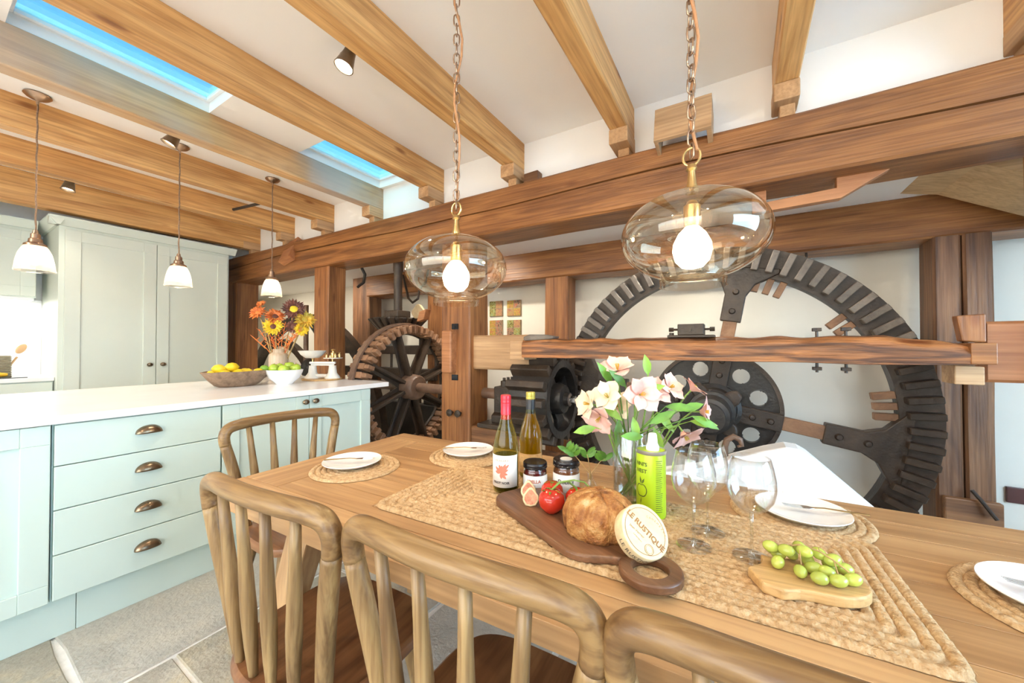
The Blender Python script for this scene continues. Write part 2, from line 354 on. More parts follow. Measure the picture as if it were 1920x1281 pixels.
def text_geo(txt, size, font_bold=False, shear=0):
    cu = bpy.data.curves.new('tmp', 'FONT'); cu.body = txt; cu.size = size; cu.align_x = 'CENTER'; cu.align_y = 'CENTER'; cu.shear = shear
    cu.resolution_u = 2; cu.extrude = 0
    if font_bold: cu.offset = size*.034
    o = bpy.data.objects.new('tmp', cu); C.objects.link(o); dg = bpy.context.evaluated_depsgraph_get(); dg.update()
    me = bpy.data.meshes.new_from_object(o.evaluated_get(dg)); vs = [v.co.copy() for v in me.vertices]; fs = [tuple(p.vertices) for p in me.polygons]
    bpy.data.objects.remove(o); bpy.data.curves.remove(cu); bpy.data.meshes.remove(me); return vs, fs
def wrap(vs, r, ang, z, c=(0, 0)):
    """flat label drawing (x along, y up) onto a cylinder of radius r, centred on azimuth ang"""
    return [(c[0]+r*math.cos(ang+v[0]/r), c[1]+r*math.sin(ang+v[0]/r), z+v[1]) for v in vs]
# ================================================================== THE SETTING
def cutbox(lo, hi, holes, axis):
    """slab with rectangular holes; holes=(u0,u1,w0,w1) in the two in-plane axes"""
    k = 'xyz'.index(axis); u, w = [i for i in range(3) if i != k]
    us = sorted({lo[u], hi[u], *[h[0] for h in holes], *[h[1] for h in holes]}); ws = sorted({lo[w], hi[w], *[h[2] for h in holes], *[h[3] for h in holes]})
    mb = MB()
    for i in range(len(us)-1):
        for j in range(len(ws)-1):
            cu, cw = (us[i]+us[i+1])/2, (ws[j]+ws[j+1])/2
            if any(h[0] < cu < h[1] and h[2] < cw < h[3] for h in holes): continue
            a = [0]*3; b = [0]*3; a[k], b[k] = lo[k], hi[k]; a[u], b[u] = us[i], us[i+1]; a[w], b[w] = ws[j], ws[j+1]; mb.box(a, b)
    return mb
floor = struct(MB().box((-6.3, -2.8, -.06), (3.4, 2.0, -.007)).build('floor', 'grout'))
rows = [(-2.47, -1.90, [-2.7, -1.5, -.62, .345, 1.52, 2.0]), (-1.88, -1.2, [-2.7, -1.2, -.35, .57, 1.25, 2.0]), (-1.18, -.62, [-2.7, -1.0, .05, .86, 1.6, 2.0]),
        (-.60, .02, [-2.7, -.7, .4, 1.1, 2.0]), (.04, .68, [-2.7, -1.1, -.2, .75, 1.45, 2.0]), (.70, 1.4, [-2.7, -.8, .3, 1.2, 2.0]), (1.42, 2.2, [-2.7, -.4, .7, 1.5, 2.0]), (2.22, 3.2, [-2.7, -1, .4, 2.0])]
for x0, x1, ys in rows:
    for i in range(len(ys)-1):
        g = .009; y0, y1 = ys[i]+g, ys[i+1]-g
        nx, ny = 3, max(3, int((y1-y0)/.16)); pts = []
        pts += [(x0+(x1-x0)*q/nx, y0) for q in range(nx)] + [(x1, y0+(y1-y0)*q/ny) for q in range(ny)]
        pts += [(x1-(x1-x0)*q/nx, y1) for q in range(nx)] + [(x0, y1-(y1-y0)*q/ny) for q in range(ny)]
        pts = [(px+random.uniform(-.009, .009), py+random.uniform(-.009, .009)) for px, py in pts]
        MB().prism(pts, -.03, random.uniform(-.001, .002)).build('flagstone', random.choice(FS), floor, bev=.004, seg=1)
struct(MB().box((-9.3, 2.0, -.62), (3.4, 3.8, -.5)).build('floor', 'lime'))
struct(MB().box((-6.3, 1.92, -.6), (3.4, 2.0, -.06)).build('trim_1', 'lime'))
SKY = [(-2.93, -2.268, .25, 1.04), (-2.93, -2.268, 1.62, 2.39)]
struct(cutbox((-6.3, -2.8, 2.715), (3.4, 2.43, 2.76), SKY, 'z').build('ceiling', 'ceil'))
struct(MB().box((-9.3, 2.46, 2.14), (-6.05, 3.9, 2.2)).box((-6.05, 2.58, 2.14), (3.4, 3.9, 2.2)).build('ceiling', 'ceil'))
struct(MB().box((-6.3, -2.8, -.6), (-6.05, 2.46, 2.9)).build('wall_left', 'plaster'))
struct(MB().box((-9.3, 2.3, -.6), (-9.1, 3.9, 2.2)).box((-9.1, 2.3, -.6), (-6.3, 2.46, 2.2)).build('wall_left', 'lime'))
struct(MB().box((-9.3, 3.75, -.6), (3.4, 3.9, 2.3)).build('wall_back', 'lime'))
struct(MB().box((-6.05, 2.43, 2.36), (3.4, 2.58, 2.8)).build('wall_back', 'plaster'))
SW = (-.75, 1.95, .55, 2.3)
struct(cutbox((3.2, -2.8, -.6), (3.4, 3.75, 2.8), [SW], 'x').build('wall_right', 'plaster'))
RW = (-3.6, 1.2, .4, 2.45)
struct(cutbox((-6.05, -2.8, -.1), (3.2, -2.6, 2.8), [RW], 'y').build('wall_front', 'plaster'))
w = struct(cutbox((3.27, SW[0], SW[2]), (3.33, SW[1], SW[3]), [(SW[0]+.07+i*.88, SW[0]+.87+i*.88, SW[2]+.07, SW[3]-.07) for i in range(3)], 'x').build('window_3', 'whitepaint'))
for i in range(3): MB().box((3.295, SW[0]+.07+i*.88, SW[2]+.07), (3.303, SW[0]+.87+i*.88, SW[3]-.07)).build('pane', 'winpane', w)
w = struct(cutbox((RW[0], -2.73, RW[2]), (RW[1], -2.67, RW[3]), [(RW[0]+.07+i*1.19, RW[0]+1.17+i*1.19, RW[2]+.07, RW[3]-.07) for i in range(4)], 'y').build('window_4', 'whitepaint'))
for i in range(4): MB().box((RW[0]+.07+i*1.19, -2.705, RW[2]+.07), (RW[0]+1.17+i*1.19, -2.697, RW[3]-.07)).build('pane', 'winpane', w)
for i, (x0, x1, y0, y1) in enumerate(SKY):      # roof lights: reveal, frame, pane
    w = struct(cutbox((x0-.03, y0-.03, 2.76), (x1+.03, y1+.03, 2.84), [(x0, x1, y0, y1)], 'z').build('window_%d' % (i+1), 'whitepaint'))
    cutbox((x0, y0, 2.778), (x1, y1, 2.81), [(x0+.022, x1-.022, y0+.022, y1-.022)], 'z').build('frame', 'whitepaint', w, bev=.004)
    MB().box((x0+.01, y0+.01, 2.796), (x1-.01, y1-.01, 2.802)).build('pane', 'pane', w)

# ================================================================== TIMBERS
JX = [-5.27, -4.47, -3.706, -2.927, -2.156, -1.365, -.557, .264, 1.075]
JL = ['pale pine ceiling joist just above the tall sage cabinet', 'second pale pine joist from the tall cabinet', 'pine ceiling joist behind the three small pendant lamps',
      'grey weathered ceiling joist along the left side of the roof lights', 'pine ceiling joist along the right side of the roof lights', 'pine ceiling joist beside the ceiling spotlight, left of the near chain',
      'pine ceiling joist between the two pendant chains', 'short looking pine joist right of the far pendant chain', 'pine joist cut off at the top right corner']
for i, x in enumerate(JX):
    t = thing('ceiling_joist', JL[i], 'joist', (x-.055, 2.43, 2.52), group='ceiling joists')
    wd = .105 if i < 7 else .10
    hewn('y', (x-wd, -2.6, 2.43 if i == 0 else 2.515), (x, 2.43, 2.72), .006, 36, cham=.006, seed=i+2).build('joist', 'pine_gy' if i == 3 else 'pine_y', t, 'yes', world=True)
    MB().box((x-wd-.004, 2.27 if i % 2 else 2.235, 2.425), (x+.004, 2.43, 2.515)).build('corbel_block', 'block_y', t, bev=.006, world=True)
    MB().box((x-wd*.75, 2.33, 2.35), (x-.01, 2.43, 2.43)).build('packing_block', 'block_y', t, bev=.004, world=True)
b = hewn('x', (-6.05, 2.30, 2.04), (2.4, 2.6, 2.365), .012, 90, notch=(2.225, .035, .0055), seed=1)
tag(b.build('main_beam', 'oak_x', None, 'yes'), 'massive cracked brown oak beam spanning the whole room', 'beam')
tag(hewn('x', (-4.3, 3.30, 1.865), (2.6, 3.58, 2.145), .010, 60, seed=5).build('rear_beam', 'oak_x', None, 'yes'), 'dark oak beam behind the big beam, above the gear wheel', 'beam')
def post(name, label, lo, hi, mat='oak_z', seed=0, jit=.007):
    return tag(hewn('z', lo, hi, jit, 24, seed=seed).build(name, mat, None, 'yes'), label, 'post')
post('oak_post', 'oak post beside the tall cabinet, left end of the big beam', (-5.93, 2.33, -.5), (-5.68, 2.6, 2.05), 'oak_z', 11)
post('oak_post', 'oak post behind the kitchen scales on the island', (-3.93, 2.345, -.5), (-3.68, 2.56, 2.05), 'oak_z', 12)
mp_ = thing('oak_post', 'thick oak post with mortise and bolts behind the table corner', 'post', (-1.96, 2.45, -.5))
hewn('z', (-2.11, 2.345, -.5), (-1.816, 2.61, 2.05), .007, 24, seed=13).build('shaft', 'oak_z', mp_, 'yes', world=True)
MB().box((-2.045, 2.275, .985), (-1.945, 2.36, 1.325)).build('tenon_block', 'redwood', mp_, bev=.012, world=True)
for z in (1.335, .925): MB().box((-1.985, 2.334, z), (-1.925, 2.36, z+.045)).build('mortise_slot', 'black', mp_, world=True)  # black boxes stand in for the shade inside the mortise
for x in (-1.985, -1.90):
    bb = MB().lathe([(0, 0), (.010, 0), (.010, .03), (.026, .032), (.030, .05), (0, .058)], 8, mat=Matrix.Translation((x, 2.35, .665)) @ Matrix.Rotation(R(90), 4, 'X')).build('bolt', 'iron', mp_, 'yes', world=True)
post('oak_post', 'oak post at the right edge holding the timber rail end', (1.085, 2.31, -.5), (1.4, 2.6, 2.05), 'oak_z', 14)
post('rear_post', 'oak rear post standing just left of the large gear wheel', (-1.63, 3.31, -.5), (-1.385, 3.52, 1.87), 'oak_z', 15)
post('rear_post', 'oak rear post partly hidden behind the bolted oak post', (-3.2, 3.31, -.5), (-2.86, 3.52, 1.87), 'oak_z', 16)
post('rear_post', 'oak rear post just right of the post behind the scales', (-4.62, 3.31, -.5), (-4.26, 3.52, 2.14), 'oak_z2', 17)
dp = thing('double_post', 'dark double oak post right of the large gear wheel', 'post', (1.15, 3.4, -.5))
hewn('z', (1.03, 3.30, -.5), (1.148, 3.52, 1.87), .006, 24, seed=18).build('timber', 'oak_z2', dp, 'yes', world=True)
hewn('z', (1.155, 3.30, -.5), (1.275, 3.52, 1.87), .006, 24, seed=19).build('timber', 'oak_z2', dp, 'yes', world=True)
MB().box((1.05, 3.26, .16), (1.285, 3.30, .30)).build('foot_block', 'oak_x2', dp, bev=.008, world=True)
MB().tube([(1.16, 3.26, .36), (1.19, 3.24, .31), (1.24, 3.22, .22)], .010, 8).build('iron_bar', 'iron', dp, 'yes', world=True)
# rail and its boards
tag(hewn('x', (-1.83, 2.40, 1.02), (-1.31, 2.5, 1.285), .006, 12, seed=21).build('wall_plank', 'block', None, 'yes'), 'pale oak plank from the bolted post to the timber rail', 'plank')
tag(hewn('x', (.905, 2.40, 1.045), (1.088, 2.50, 1.305), .003, 6, seed=22).build('wall_plank', 'redwood', None, 'yes'), 'orange oak plank at the right edge beside the rail end', 'plank')
rl = thing('timber_rail', 'rough split timber rail in front of the large gear wheel', 'rail', (-.2, 2.25, 1.12))
v = MB(); n = 90; sec = 10; vs = []
for i in range(n+1):
    x = -1.255+(.80+1.255)*i/n; top = 1.243+.012*noise.noise(Vector((x*2.2, 1, 1)))+.010*noise.noise(Vector((x*9, 4, 1)))
    bot = 1.123+.006*noise.noise(Vector((x*3, 7, 2)))
    if x < -1.05: top += .022*math.exp(-((x+1.13)/.07)**2)
    if x > .55: top -= .045*(x-.55)/.25
    fr = 2.20+.006*noise.noise(Vector((x*8, 2, 6)))
    fr2 = 2.20+.02+.03*max(0, noise.noise(Vector((x*4, 9, 3))))
    vs += [(x, fr, bot), (x, fr-.003, bot+.04), (x, fr, top-.03), (x, fr2, top-.004), (x, 2.27, top+.004), (x, 2.33, top), (x, 2.335, bot+.05), (x, 2.33, bot), (x, 2.27, bot-.004), (x, 2.23, bot-.002)]
v.add(vs, [(i*sec+j, i*sec+(j+1) % sec, (i+1)*sec+(j+1) % sec, (i+1)*sec+j) for i in range(n) for j in range(sec)]+[tuple(range(sec-1, -1, -1)), tuple(range(n*sec, n*sec+sec))])
v.build('rail', 'oak_xr', rl, 'yes', world=True)
MB().box((-1.36, 2.215, 1.105), (-1.245, 2.41, 1.235)).build('end_block', 'block', rl, bev=.004, world=True)
MB().box((.785, 2.195, 1.128), (.855, 2.42, 1.212)).build('end_block', 'oak_x', rl, bev=.004, world=True)
tag(MB().prism([(-1.15, 1.238), (-1.24, 1.236), (-1.245, 1.262), (-1.2, 1.278), (-1.09, 1.276), (-1.01, 1.262), (-1.03, 1.245)], 2.195, 2.29, 'y').build('charred_splinter', 'cogg', None, bev=.01), 'grey charred splinter lying on the left rail end', 'splinter')
for x, h in ((.32, .017), (.425, .020)):
    s_ = thing('rail_bolt', 'iron bolt through the rail, %s of the pair' % ('left' if x < .4 else 'right'), 'bolt', (x, 2.27, 1.1), group='bolts through the rail')
    MB().cyl((x, 2.27, 1.075), (x, 2.27, 1.285), .006, n=8).build('shank', 'iron', s_, world=True)
    for z, sg in ((1.27, 1), (1.085, -1)):
        MB().prism([(x+.024*math.cos(a)*(1 if q % 2 else .62), 2.27+.024*math.sin(a)*(1 if q % 2 else .62)) for q, a in enumerate([2*PI*k/8 for k in range(8)])], z, z+.016).build('nut', 'iron', s_, bev=.002, world=True)
tag(MB().prism([(.775, 1.04), (.86, 1.04), (.86, 1.115), (.775, 1.12)], 2.30, 2.42, 'y').build('wood_packer', 'block', None, bev=.004), 'pale wooden packer under the right rail end', 'block')
tag(MB().prism([(.815, 1.22), (.885, 1.215), (.885, 1.335), (.80, 1.33)], 2.35, 2.40, 'y').build('wood_wedge', 'oak_z', None, bev=.006), 'wooden wedge standing on the right rail end', 'wedge')
# small timbers round the big beam
bx_ = thing('wooden_box', 'small wooden cover box fixed on top of the big beam', 'box', (-.24, 2.25, 2.3))
m_ = Matrix.Translation((-.245, 2.30, 2.31)) @ Matrix.Rotation(R(-14), 4, 'X')
for a, c in (((-.15, -.115, 0), (-.13, .03, .20)), ((.11, -.115, 0), (.135, .03, .20)), ((-.15, -.115, .175), (.135, .03, .20)), ((-.15, -.135, -.005), (.135, -.112, .202))):
    MB().box(a, c, m_).build('panel', 'block', bx_, bev=.002, world=True)
tag(MB().prism([(-1.33, 2.355), (-1.215, 2.355), (-1.215, 2.46), (-1.33, 2.455)], 2.36, 2.44, 'y').build('beam_block', 'oak_x2', None, bev=.006), 'little dark wood block on the beam right of the near chain', 'block')
tag(MB().prism([(-.03, -.05), (.05, -.05), (.05, .24), (-.03, .24)], -.11, .11, 'x', mat=Matrix.Translation((-4.33, 2.27, 2.2)) @ Matrix.Rotation(R(-12), 4, 'Y') @ Matrix.Rotation(R(-28), 4, 'X')).build('timber_brace', 'redwood', None, bev=.004), 'orange wooden brace leaning on the left part of the big beam', 'brace')
tag(MB().prism([(.07, 2.04), (.135, 2.04), (.135, 1.975), (.425, 1.99), (.425, 2.05), (.66, 2.06), (.44, 1.935), (.07, 1.925)], 2.42, 2.47, 'y').build('wood_bracket', 'redwood', None, bev=.003), 'red-brown stepped wooden bracket hanging under the big beam', 'bracket')
tag(MB().prism([(.86, 2.14), (1.02, 2.10), (1.75, 1.68), (1.75, 2.14)], 2.75, 3.2, 'y').build('boarded_soffit', 'lightpine', None), 'light pine boarded slope under the beam at the right', 'boarding')
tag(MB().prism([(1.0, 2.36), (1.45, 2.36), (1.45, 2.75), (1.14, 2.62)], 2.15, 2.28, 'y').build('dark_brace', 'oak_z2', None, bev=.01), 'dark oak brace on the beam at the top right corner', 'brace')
# low white parapet before the wheel
tag(MB().prism([(-.95, -.5), (-.95, .46), (-.76, .485), (-.40, .53), (-.20, .585), (-.05, .655), (.10, .72), (.18, .748), (.225, .745), (.26, .725), (.50, .505), (.66, .36), (.8, -.5)], 2.06, 2.19, 'y').build('plaster_parapet', 'whitepaint', None, bev=.012), 'white sloping plaster parapet between table and large gear wheel', 'parapet')
tag(MB().tube([(-.06, 2.14, .58), (-.06, 2.14, .70), (-.05, 2.14, .735), (-.022, 2.14, .755), (.006, 2.14, .742), (.012, 2.14, .715), (-.006, 2.14, .708)], [.016, .015, .015, .015, .014, .011, .006], 10).build('iron_hook', 'rust', None, 'yes'), 'rusty curved iron hook rising from the white parapet', 'hook')
# ================================================================== MACHINERY
def big_wheel():
    c = (-.15, 2.95, .775); t = thing('gear_wheel', 'huge dark iron gear wheel with wooden cogs on the rear wall', 'gear wheel', (c[0], 2.95, -.4))
    Ro, Ri = 1.105, .925
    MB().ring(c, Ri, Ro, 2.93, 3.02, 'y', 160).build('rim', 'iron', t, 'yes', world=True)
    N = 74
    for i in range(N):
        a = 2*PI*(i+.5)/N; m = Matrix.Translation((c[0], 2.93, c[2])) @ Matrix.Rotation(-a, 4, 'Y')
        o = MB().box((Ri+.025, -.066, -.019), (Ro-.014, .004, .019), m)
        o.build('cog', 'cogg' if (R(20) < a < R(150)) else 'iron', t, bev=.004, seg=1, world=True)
    for adeg in (73, 68.5, 64, 41, 37, 9, 5, 1):
        a = R(adeg); m = Matrix.Translation((c[0], 2.95, c[2])) @ Matrix.Rotation(-a, 4, 'Y')
        MB().box((Ri-.10, -.0, -.020), (Ri+.02, .05, .020), m).build('cog_shank', 'cog', t, bev=.003, seg=1, world=True)
    for q in range(4):
        a = R(80+90*q); m = Matrix.Translation((c[0], 2.93, c[2])) @ Matrix.Rotation(-a, 4, 'Y')
        MB().prism([(.60, -.062), (.78, -.062), (.86, -.10), (.94, -.22), (.97, -.22), (.97, .22), (.94, .22), (.86, .10), (.78, .062), (.60, .062)], -.018, .06, 'y', mat=m).build('rim_bracket', 'iron', t, bev=.006, world=True)
        MB().box((.34, -.01, -.042), (.64, .045, .042), m).build('timber_spoke', 'cog', t, bev=.006, world=True)
        MB().box((.12, -.03, -.055), (.395, .05, .055), m).build('hub_arm', 'iron', t, bev=.006, world=True)
        for r in (.23, .33, .67, .80):
            MB().lathe([(0, .022), (.014, .02), (.02, .008), (.021, 0)], 10, mat=m @ Matrix.Translation((r, -.032 if r < .4 else -.018, 0)) @ Matrix.Rotation(R(90), 4, 'X')).build('bolt', 'iron', t, 'yes', world=True)
    # disc with two round holes in each quarter
    mb = MB(); n = 240; rd, rh = .385, .052; hl = [(.275, R(80+90*q+d)) for q in range(4) for d in (27, 63)]
    grid = 84; pts = {}
    def keep(x, z): return .10 < math.hypot(x, z) < rd and all(math.hypot(x-r*math.cos(a), z-r*math.sin(a)) > rh for r, a in hl)
    # polar mesh snapped to the hole edges
    NA, NR = 192, 26
    def P(i, j):
        a = 2*PI*i/NA; r = .11+(rd-.11)*j/NR; x, z = r*math.cos(a), r*math.sin(a)
        for hr, ha in hl:
            hx, hz = hr*math.cos(ha), hr*math.sin(ha); d = math.hypot(x-hx, z-hz)
            if d < rh+.006: 
                k = rh/max(d, 1e-6)
                if d > rh-.006: x, z = hx+(x-hx)*k, hz+(z-hz)*k
        return (c[0]+x, 2.965, c[2]+z)
    def inside(i, j):
        a = 2*PI*(i+.5)/NA; r = .11+(rd-.11)*(j+.5)/NR; x, z = r*math.cos(a), r*math.sin(a)
        return any(math.hypot(x-hr*math.cos(ha), z-hr*math.sin(ha)) < rh-.001 for hr, ha in hl)
    vs = [P(i, j) for i in range(NA) for j in range(NR+1)]
    fs = [(i*(NR+1)+j, ((i+1) % NA)*(NR+1)+j, ((i+1) % NA)*(NR+1)+j+1, i*(NR+1)+j+1) for i in range(NA) for j in range(NR) if not inside(i, j)]
    o = mb.add(vs, fs).build('hub_disc', 'ironh', t, world=True); md = o.modifiers.new('thick', 'SOLIDIFY'); md.thickness = .025; md.offset = 0
    MB().ring(c, .375, .40, 2.925, 3.0, 'y', 96).build('disc_flange', 'iron', t, 'yes', world=True)
    for q in range(8): 
        MB().ring((c[0]+hl[q][0]*math.cos(hl[q][1]), 0, c[2]+hl[q][0]*math.sin(hl[q][1])), rh-.001, rh+.006, 2.944, 2.985, 'y', 32).build('hole_edge', 'ironh', t, 'yes', world=True)
    m = Matrix.Translation((c[0], 2.95, c[2])) @ Matrix.Rotation(R(90), 4, 'X')
    MB().lathe([(0, -.05), (.17, -.05), (.17, .05), (.145, .06), (.135, .12), (.118, .13), (.118, .20), (.135, .21), (.135, .25), (.115, .255), (.108, .42), (.085, .425), (.085, .47), (0, .47)], 48, mat=m).build('hub', 'ironh', t, 'yes', world=True)
    for a in (35, 120, 235, 310):
        mm = Matrix.Translation((c[0], 2.80, c[2])) @ Matrix.Rotation(-R(a), 4, 'Y')
        MB().prism([(.10, -.05), (.16, -.042), (.20, -.02), (.20, .025), (.16, .05), (.10, .045)], -.03, .035, 'y', mat=mm).build('clamp_ear', 'iron', t, bev=.012, world=True)
    return t
big_wheel()
def pit_wheel():
    c = (-2.68, 2.55, .81); t = thing('pit_wheel', 'spoked iron pit wheel with brown wooden teeth beside the island', 'gear wheel', (c[0], c[1], 0))
    MB().ring(c, .50, .595, -2.765, -2.735, 'x', 96).build('rim', 'iron', t, 'yes', world=True)
    MB().ring(c, .595, .612, -2.775, -2.715, 'x', 96).build('rim_band', 'rust', t, 'yes', world=True)
    N = 48
    for i in range(N):
        a = 2*PI*i/N; m = Matrix.Translation(c) @ Matrix.Rotation(a, 4, 'X')
        MB().box((-.135, .545, -.020), (-.082, .60, .020), m).build('tooth_shank', 'cog', t, bev=.004, seg=1, world=True)
        MB().prism([(.505, -.026), (.590, -.026), (.590, .026), (.505, .026)], -.06, .03, 'x', mat=m).box((.025, .515, -.017), (.085, .582, .017), m).build('tooth', 'cog', t, bev=.004, seg=1, world=True)
    for i in range(8):
        a = 2*PI*(i+.42)/8; m = Matrix.Translation(c) @ Matrix.Rotation(a, 4, 'X')
        MB().prism([(.05, -.058), (.20, -.046), (.40, -.036), (.52, -.046), (.52, .046), (.40, .036), (.20, .046), (.05, .058)], -.045, -.02, 'x', mat=m).build('spoke', 'iron', t, bev=.005, world=True)
        MB().prism([(.05, -.016), (.52, -.010), (.52, .010), (.05, .016)], -.02, .055, 'x', mat=m).build('spoke_rib', 'iron', t, bev=.004, world=True)
    MB().lathe([(0, -.09), (.12, -.09), (.125, .0), (.115, .10), (.1, .115), (0, .115)], 40, mat=Matrix.Translation(c) @ Matrix.Rotation(R(90), 4, 'Y')).build('hub', 'rust', t, 'yes', world=True)
    return t
pit_wheel()
tag(MB().cyl((-3.4, 2.55, .81), (-1.05, 2.55, .81), .043, n=28).build('drive_shaft', 'rust', None, 'yes'), 'long rusty horizontal shaft from pit wheel to pinion', 'shaft')
def pinion():
    c = (-1.22, 2.55, .81); t = thing('iron_pinion', 'black cast iron pinion with heavy teeth behind the wine bottles', 'pinion', (c[0], c[1], .4))
    MB().ring(c, .235, .285, -1.40, -1.10, 'x', 64).build('rim', 'ironh', t, 'yes', world=True)
    for i in range(16):
        m = Matrix.Translation(c) @ Matrix.Rotation(2*PI*i/16, 4, 'X')
        MB().prism([(.275, -.036), (.345, -.024), (.345, .024), (.275, .036)], -.19, .11, 'x', mat=m).build('tooth', 'iron', t, bev=.007, world=True)
    for i in range(4):
        m = Matrix.Translation(c) @ Matrix.Rotation(2*PI*(i+.3)/4, 4, 'X')
        MB().prism([(.04, -.075), (.16, -.045), (.245, -.07), (.245, .07), (.16, .045), (.04, .075)], .02, .055, 'x', mat=m).build('spoke', 'ironh', t, bev=.006, world=True)
    MB().lathe([(0, -.2), (.11, -.2), (.115, .09), (.10, .13), (.05, .135), (.05, .17), (0, .17)], 36, mat=Matrix.Translation(c) @ Matrix.Rotation(R(90), 4, 'Y')).build('hub', 'ironh', t, 'yes', world=True)
    MB().lathe([(0, 0), (.03, 0), (.03, .05), (0, .05)], 6, mat=Matrix.Translation((c[0]+.165, c[1], c[2])) @ Matrix.Rotation(R(90), 4, 'Y')).build('axle_nut', 'steel', t, world=True)
    return t
pinion()
bh = thing('bearing_block', 'iron bearing block carrying the shaft left of the pinion', 'bearing', (-1.58, 2.55, .6))
MB().prism([(2.42, .60), (2.68, .60), (2.68, .66), (2.64, .68), (2.64, .88), (2.46, .88), (2.46, .68), (2.42, .66)], -1.66, -1.50, 'x').build('housing', 'iron', bh, bev=.01, world=True)
for y in (2.49, 2.55, 2.61):
    MB().lathe([(0, .07), (.012, .07), (.012, .05), (.028, .045), (.028, .0)], 8, c=(-1.58, y, .88)).build('cap_nut', 'iron', bh, 'yes', world=True)
MB().box((-1.75, 2.36, .565), (-1.42, 2.74, .60)).build('base_plate', 'iron', bh, bev=.006, world=True)
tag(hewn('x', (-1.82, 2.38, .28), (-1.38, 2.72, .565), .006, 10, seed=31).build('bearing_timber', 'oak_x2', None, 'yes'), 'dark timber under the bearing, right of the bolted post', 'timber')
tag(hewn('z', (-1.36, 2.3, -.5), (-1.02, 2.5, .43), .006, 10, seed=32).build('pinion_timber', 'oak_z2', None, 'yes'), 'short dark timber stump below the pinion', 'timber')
ib = thing('iron_bearing', 'small iron bearing box bolted on top of the rail', 'bearing', (-.18, 2.28, 1.25))
MB().box((-.335, 2.21, 1.246), (-.105, 2.33, 1.26)).build('plate', 'iron', ib, bev=.003, world=True)
MB().box((-.285, 2.225, 1.26), (-.155, 2.32, 1.32)).build('body', 'iron', ib, bev=.004, world=True)
MB().tube([(-.32, 2.27, 1.292), (-.12, 2.27, 1.292)], .006, 8).build('rod', 'iron', ib, world=True)
for x in (-.322, -.118): MB().cyl((x-.012, 2.27, 1.292), (x+.012, 2.27, 1.292), .012, n=8).build('rod_nut', 'iron', ib, world=True)
MB().cyl((-.225, 2.215, 1.292), (-.225, 2.23, 1.292), .012, n=8).build('bolt', 'iron', ib, world=True)
MB().cyl((-.318, 2.25, 1.26), (-.318, 2.25, 1.274), .012, n=6).build('bolt', 'iron', ib, world=True)
# vertical shaft with bevel pinion
vs_ = thing('upright_shaft', 'tall dark iron shaft rising above the pit wheel', 'shaft', (-2.98, 2.665, 1.2))
MB().lathe([(.042, 0), (.042, .7), (.05, .72), (.05, .80), (.042, .9)], 24, c=(-2.98, 2.665, 1.25)).build('shaft', 'iron', vs_, 'yes', world=True)
MB().box((-3.07, 2.575, 1.49), (-2.89, 2.755, 1.56)).build('collar', 'iron', vs_, bev=.01, world=True)
MB().lathe([(0, 0), (.16, 0), (.24, .10), (.24, .115), (0, .13)], 48, c=(-2.98, 2.665, 1.365)).build('gear_body', 'iron', vs_, 'yes', world=True)
for i in range(20):
    m = Matrix.Translation((-2.98, 2.665, 1.37)) @ Matrix.Rotation(2*PI*i/20, 4, 'Z')
    MB().prism([(.15, -.0), (.20, -.0), (.295, .10), (.23, .115)], -.022, .022, 'y', mat=m).build('tooth', 'iron', vs_, bev=.006, seg=1, world=True)
# wooden plaque on the rim, iron frames behind
pq = [(.075*math.cos(a)*(1+.10*math.cos(4*a)), .07*math.sin(a)*(1+.12*math.cos(3*a+PI/2))) for a in [2*PI*k/28 for k in range(28)]]
tag(MB().prism([(x-2.66, z+1.53) for x, z in pq], 2.62, 2.65, 'y').build('carved_plaque', 'cork', None, bev=.004), 'small shaped pale wooden plaque standing on the pit wheel', 'plaque')
tag(MB().prism([(-2.60, 1.43), (-2.51, 1.45), (-2.48, 1.545), (-2.565, 1.525)], 2.55, 2.62, 'y').build('wooden_chock', 'redwood', None, bev=.004), 'orange wooden chock beside the plaque on the pit wheel', 'block')
fr = thing('machine_rack', 'dark iron bars and rods behind the pit wheel', 'machinery', (-3.2, 3.25, -.5))
MB().box((-4.9, 3.21, 1.10), (-2.45, 3.29, 1.21)).build('top_bar', 'iron', fr, bev=.01, world=True)
MB().box((-4.9, 3.21, .80), (-3.0, 3.29, .93)).build('middle_bar', 'iron', fr, bev=.01, world=True)
MB().box((-4.6, 3.18, .1), (-2.4, 3.3, .52)).build('trough', 'ironh', fr, bev=.015, world=True)
for x, z0, z1 in ((-3.75, -.5, 1.2), (-3.25, -.5, 1.28), (-3.0, .8, 1.3), (-3.9, -.5, .2), (-3.55, -.5, .2), (-3.3, -.5, .2)):
    MB().cyl((x, 3.25, z0), (x, 3.25, z1), .016, n=10).build('rod', 'iron', fr, 'yes', world=True)
MB().box((-2.62, 3.2, .75), (-2.52, 3.28, 1.25)).build('bracket', 'iron', fr, bev=.02, world=True)
MB().box((-3.15, 3.2, .52), (-2.85, 3.29, .58)).build('pad', 'iron', fr, bev=.01, world=True)
MB().lathe([(0, 0), (.05, 0), (.05, .04), (.025, .045), (.02, .09), (0, .095)], 12, c=(-3.45, 3.24, .52)).build('oil_cup', 'iron', fr, 'yes', world=True)
fw = thing('iron_flywheel', 'large curved iron wheel rim behind the flower vase', 'wheel', (-4.9, 3.0, 0))
MB().ring((-5.2, 0, -.03), 1.55, 1.68, 2.93, 3.03, 'y', 90, R(-16), R(196)).build('rim', 'iron', fw, 'yes', world=True)
fw2 = thing('iron_hoop', 'smaller iron hoop in front of the large curved rim', 'wheel', (-4.9, 2.85, 0))
MB().ring((-5.62, 0, .33), .87, .97, 2.82, 2.90, 'y', 90, R(-55), R(235)).build('rim', 'iron', fw2, 'yes', world=True)
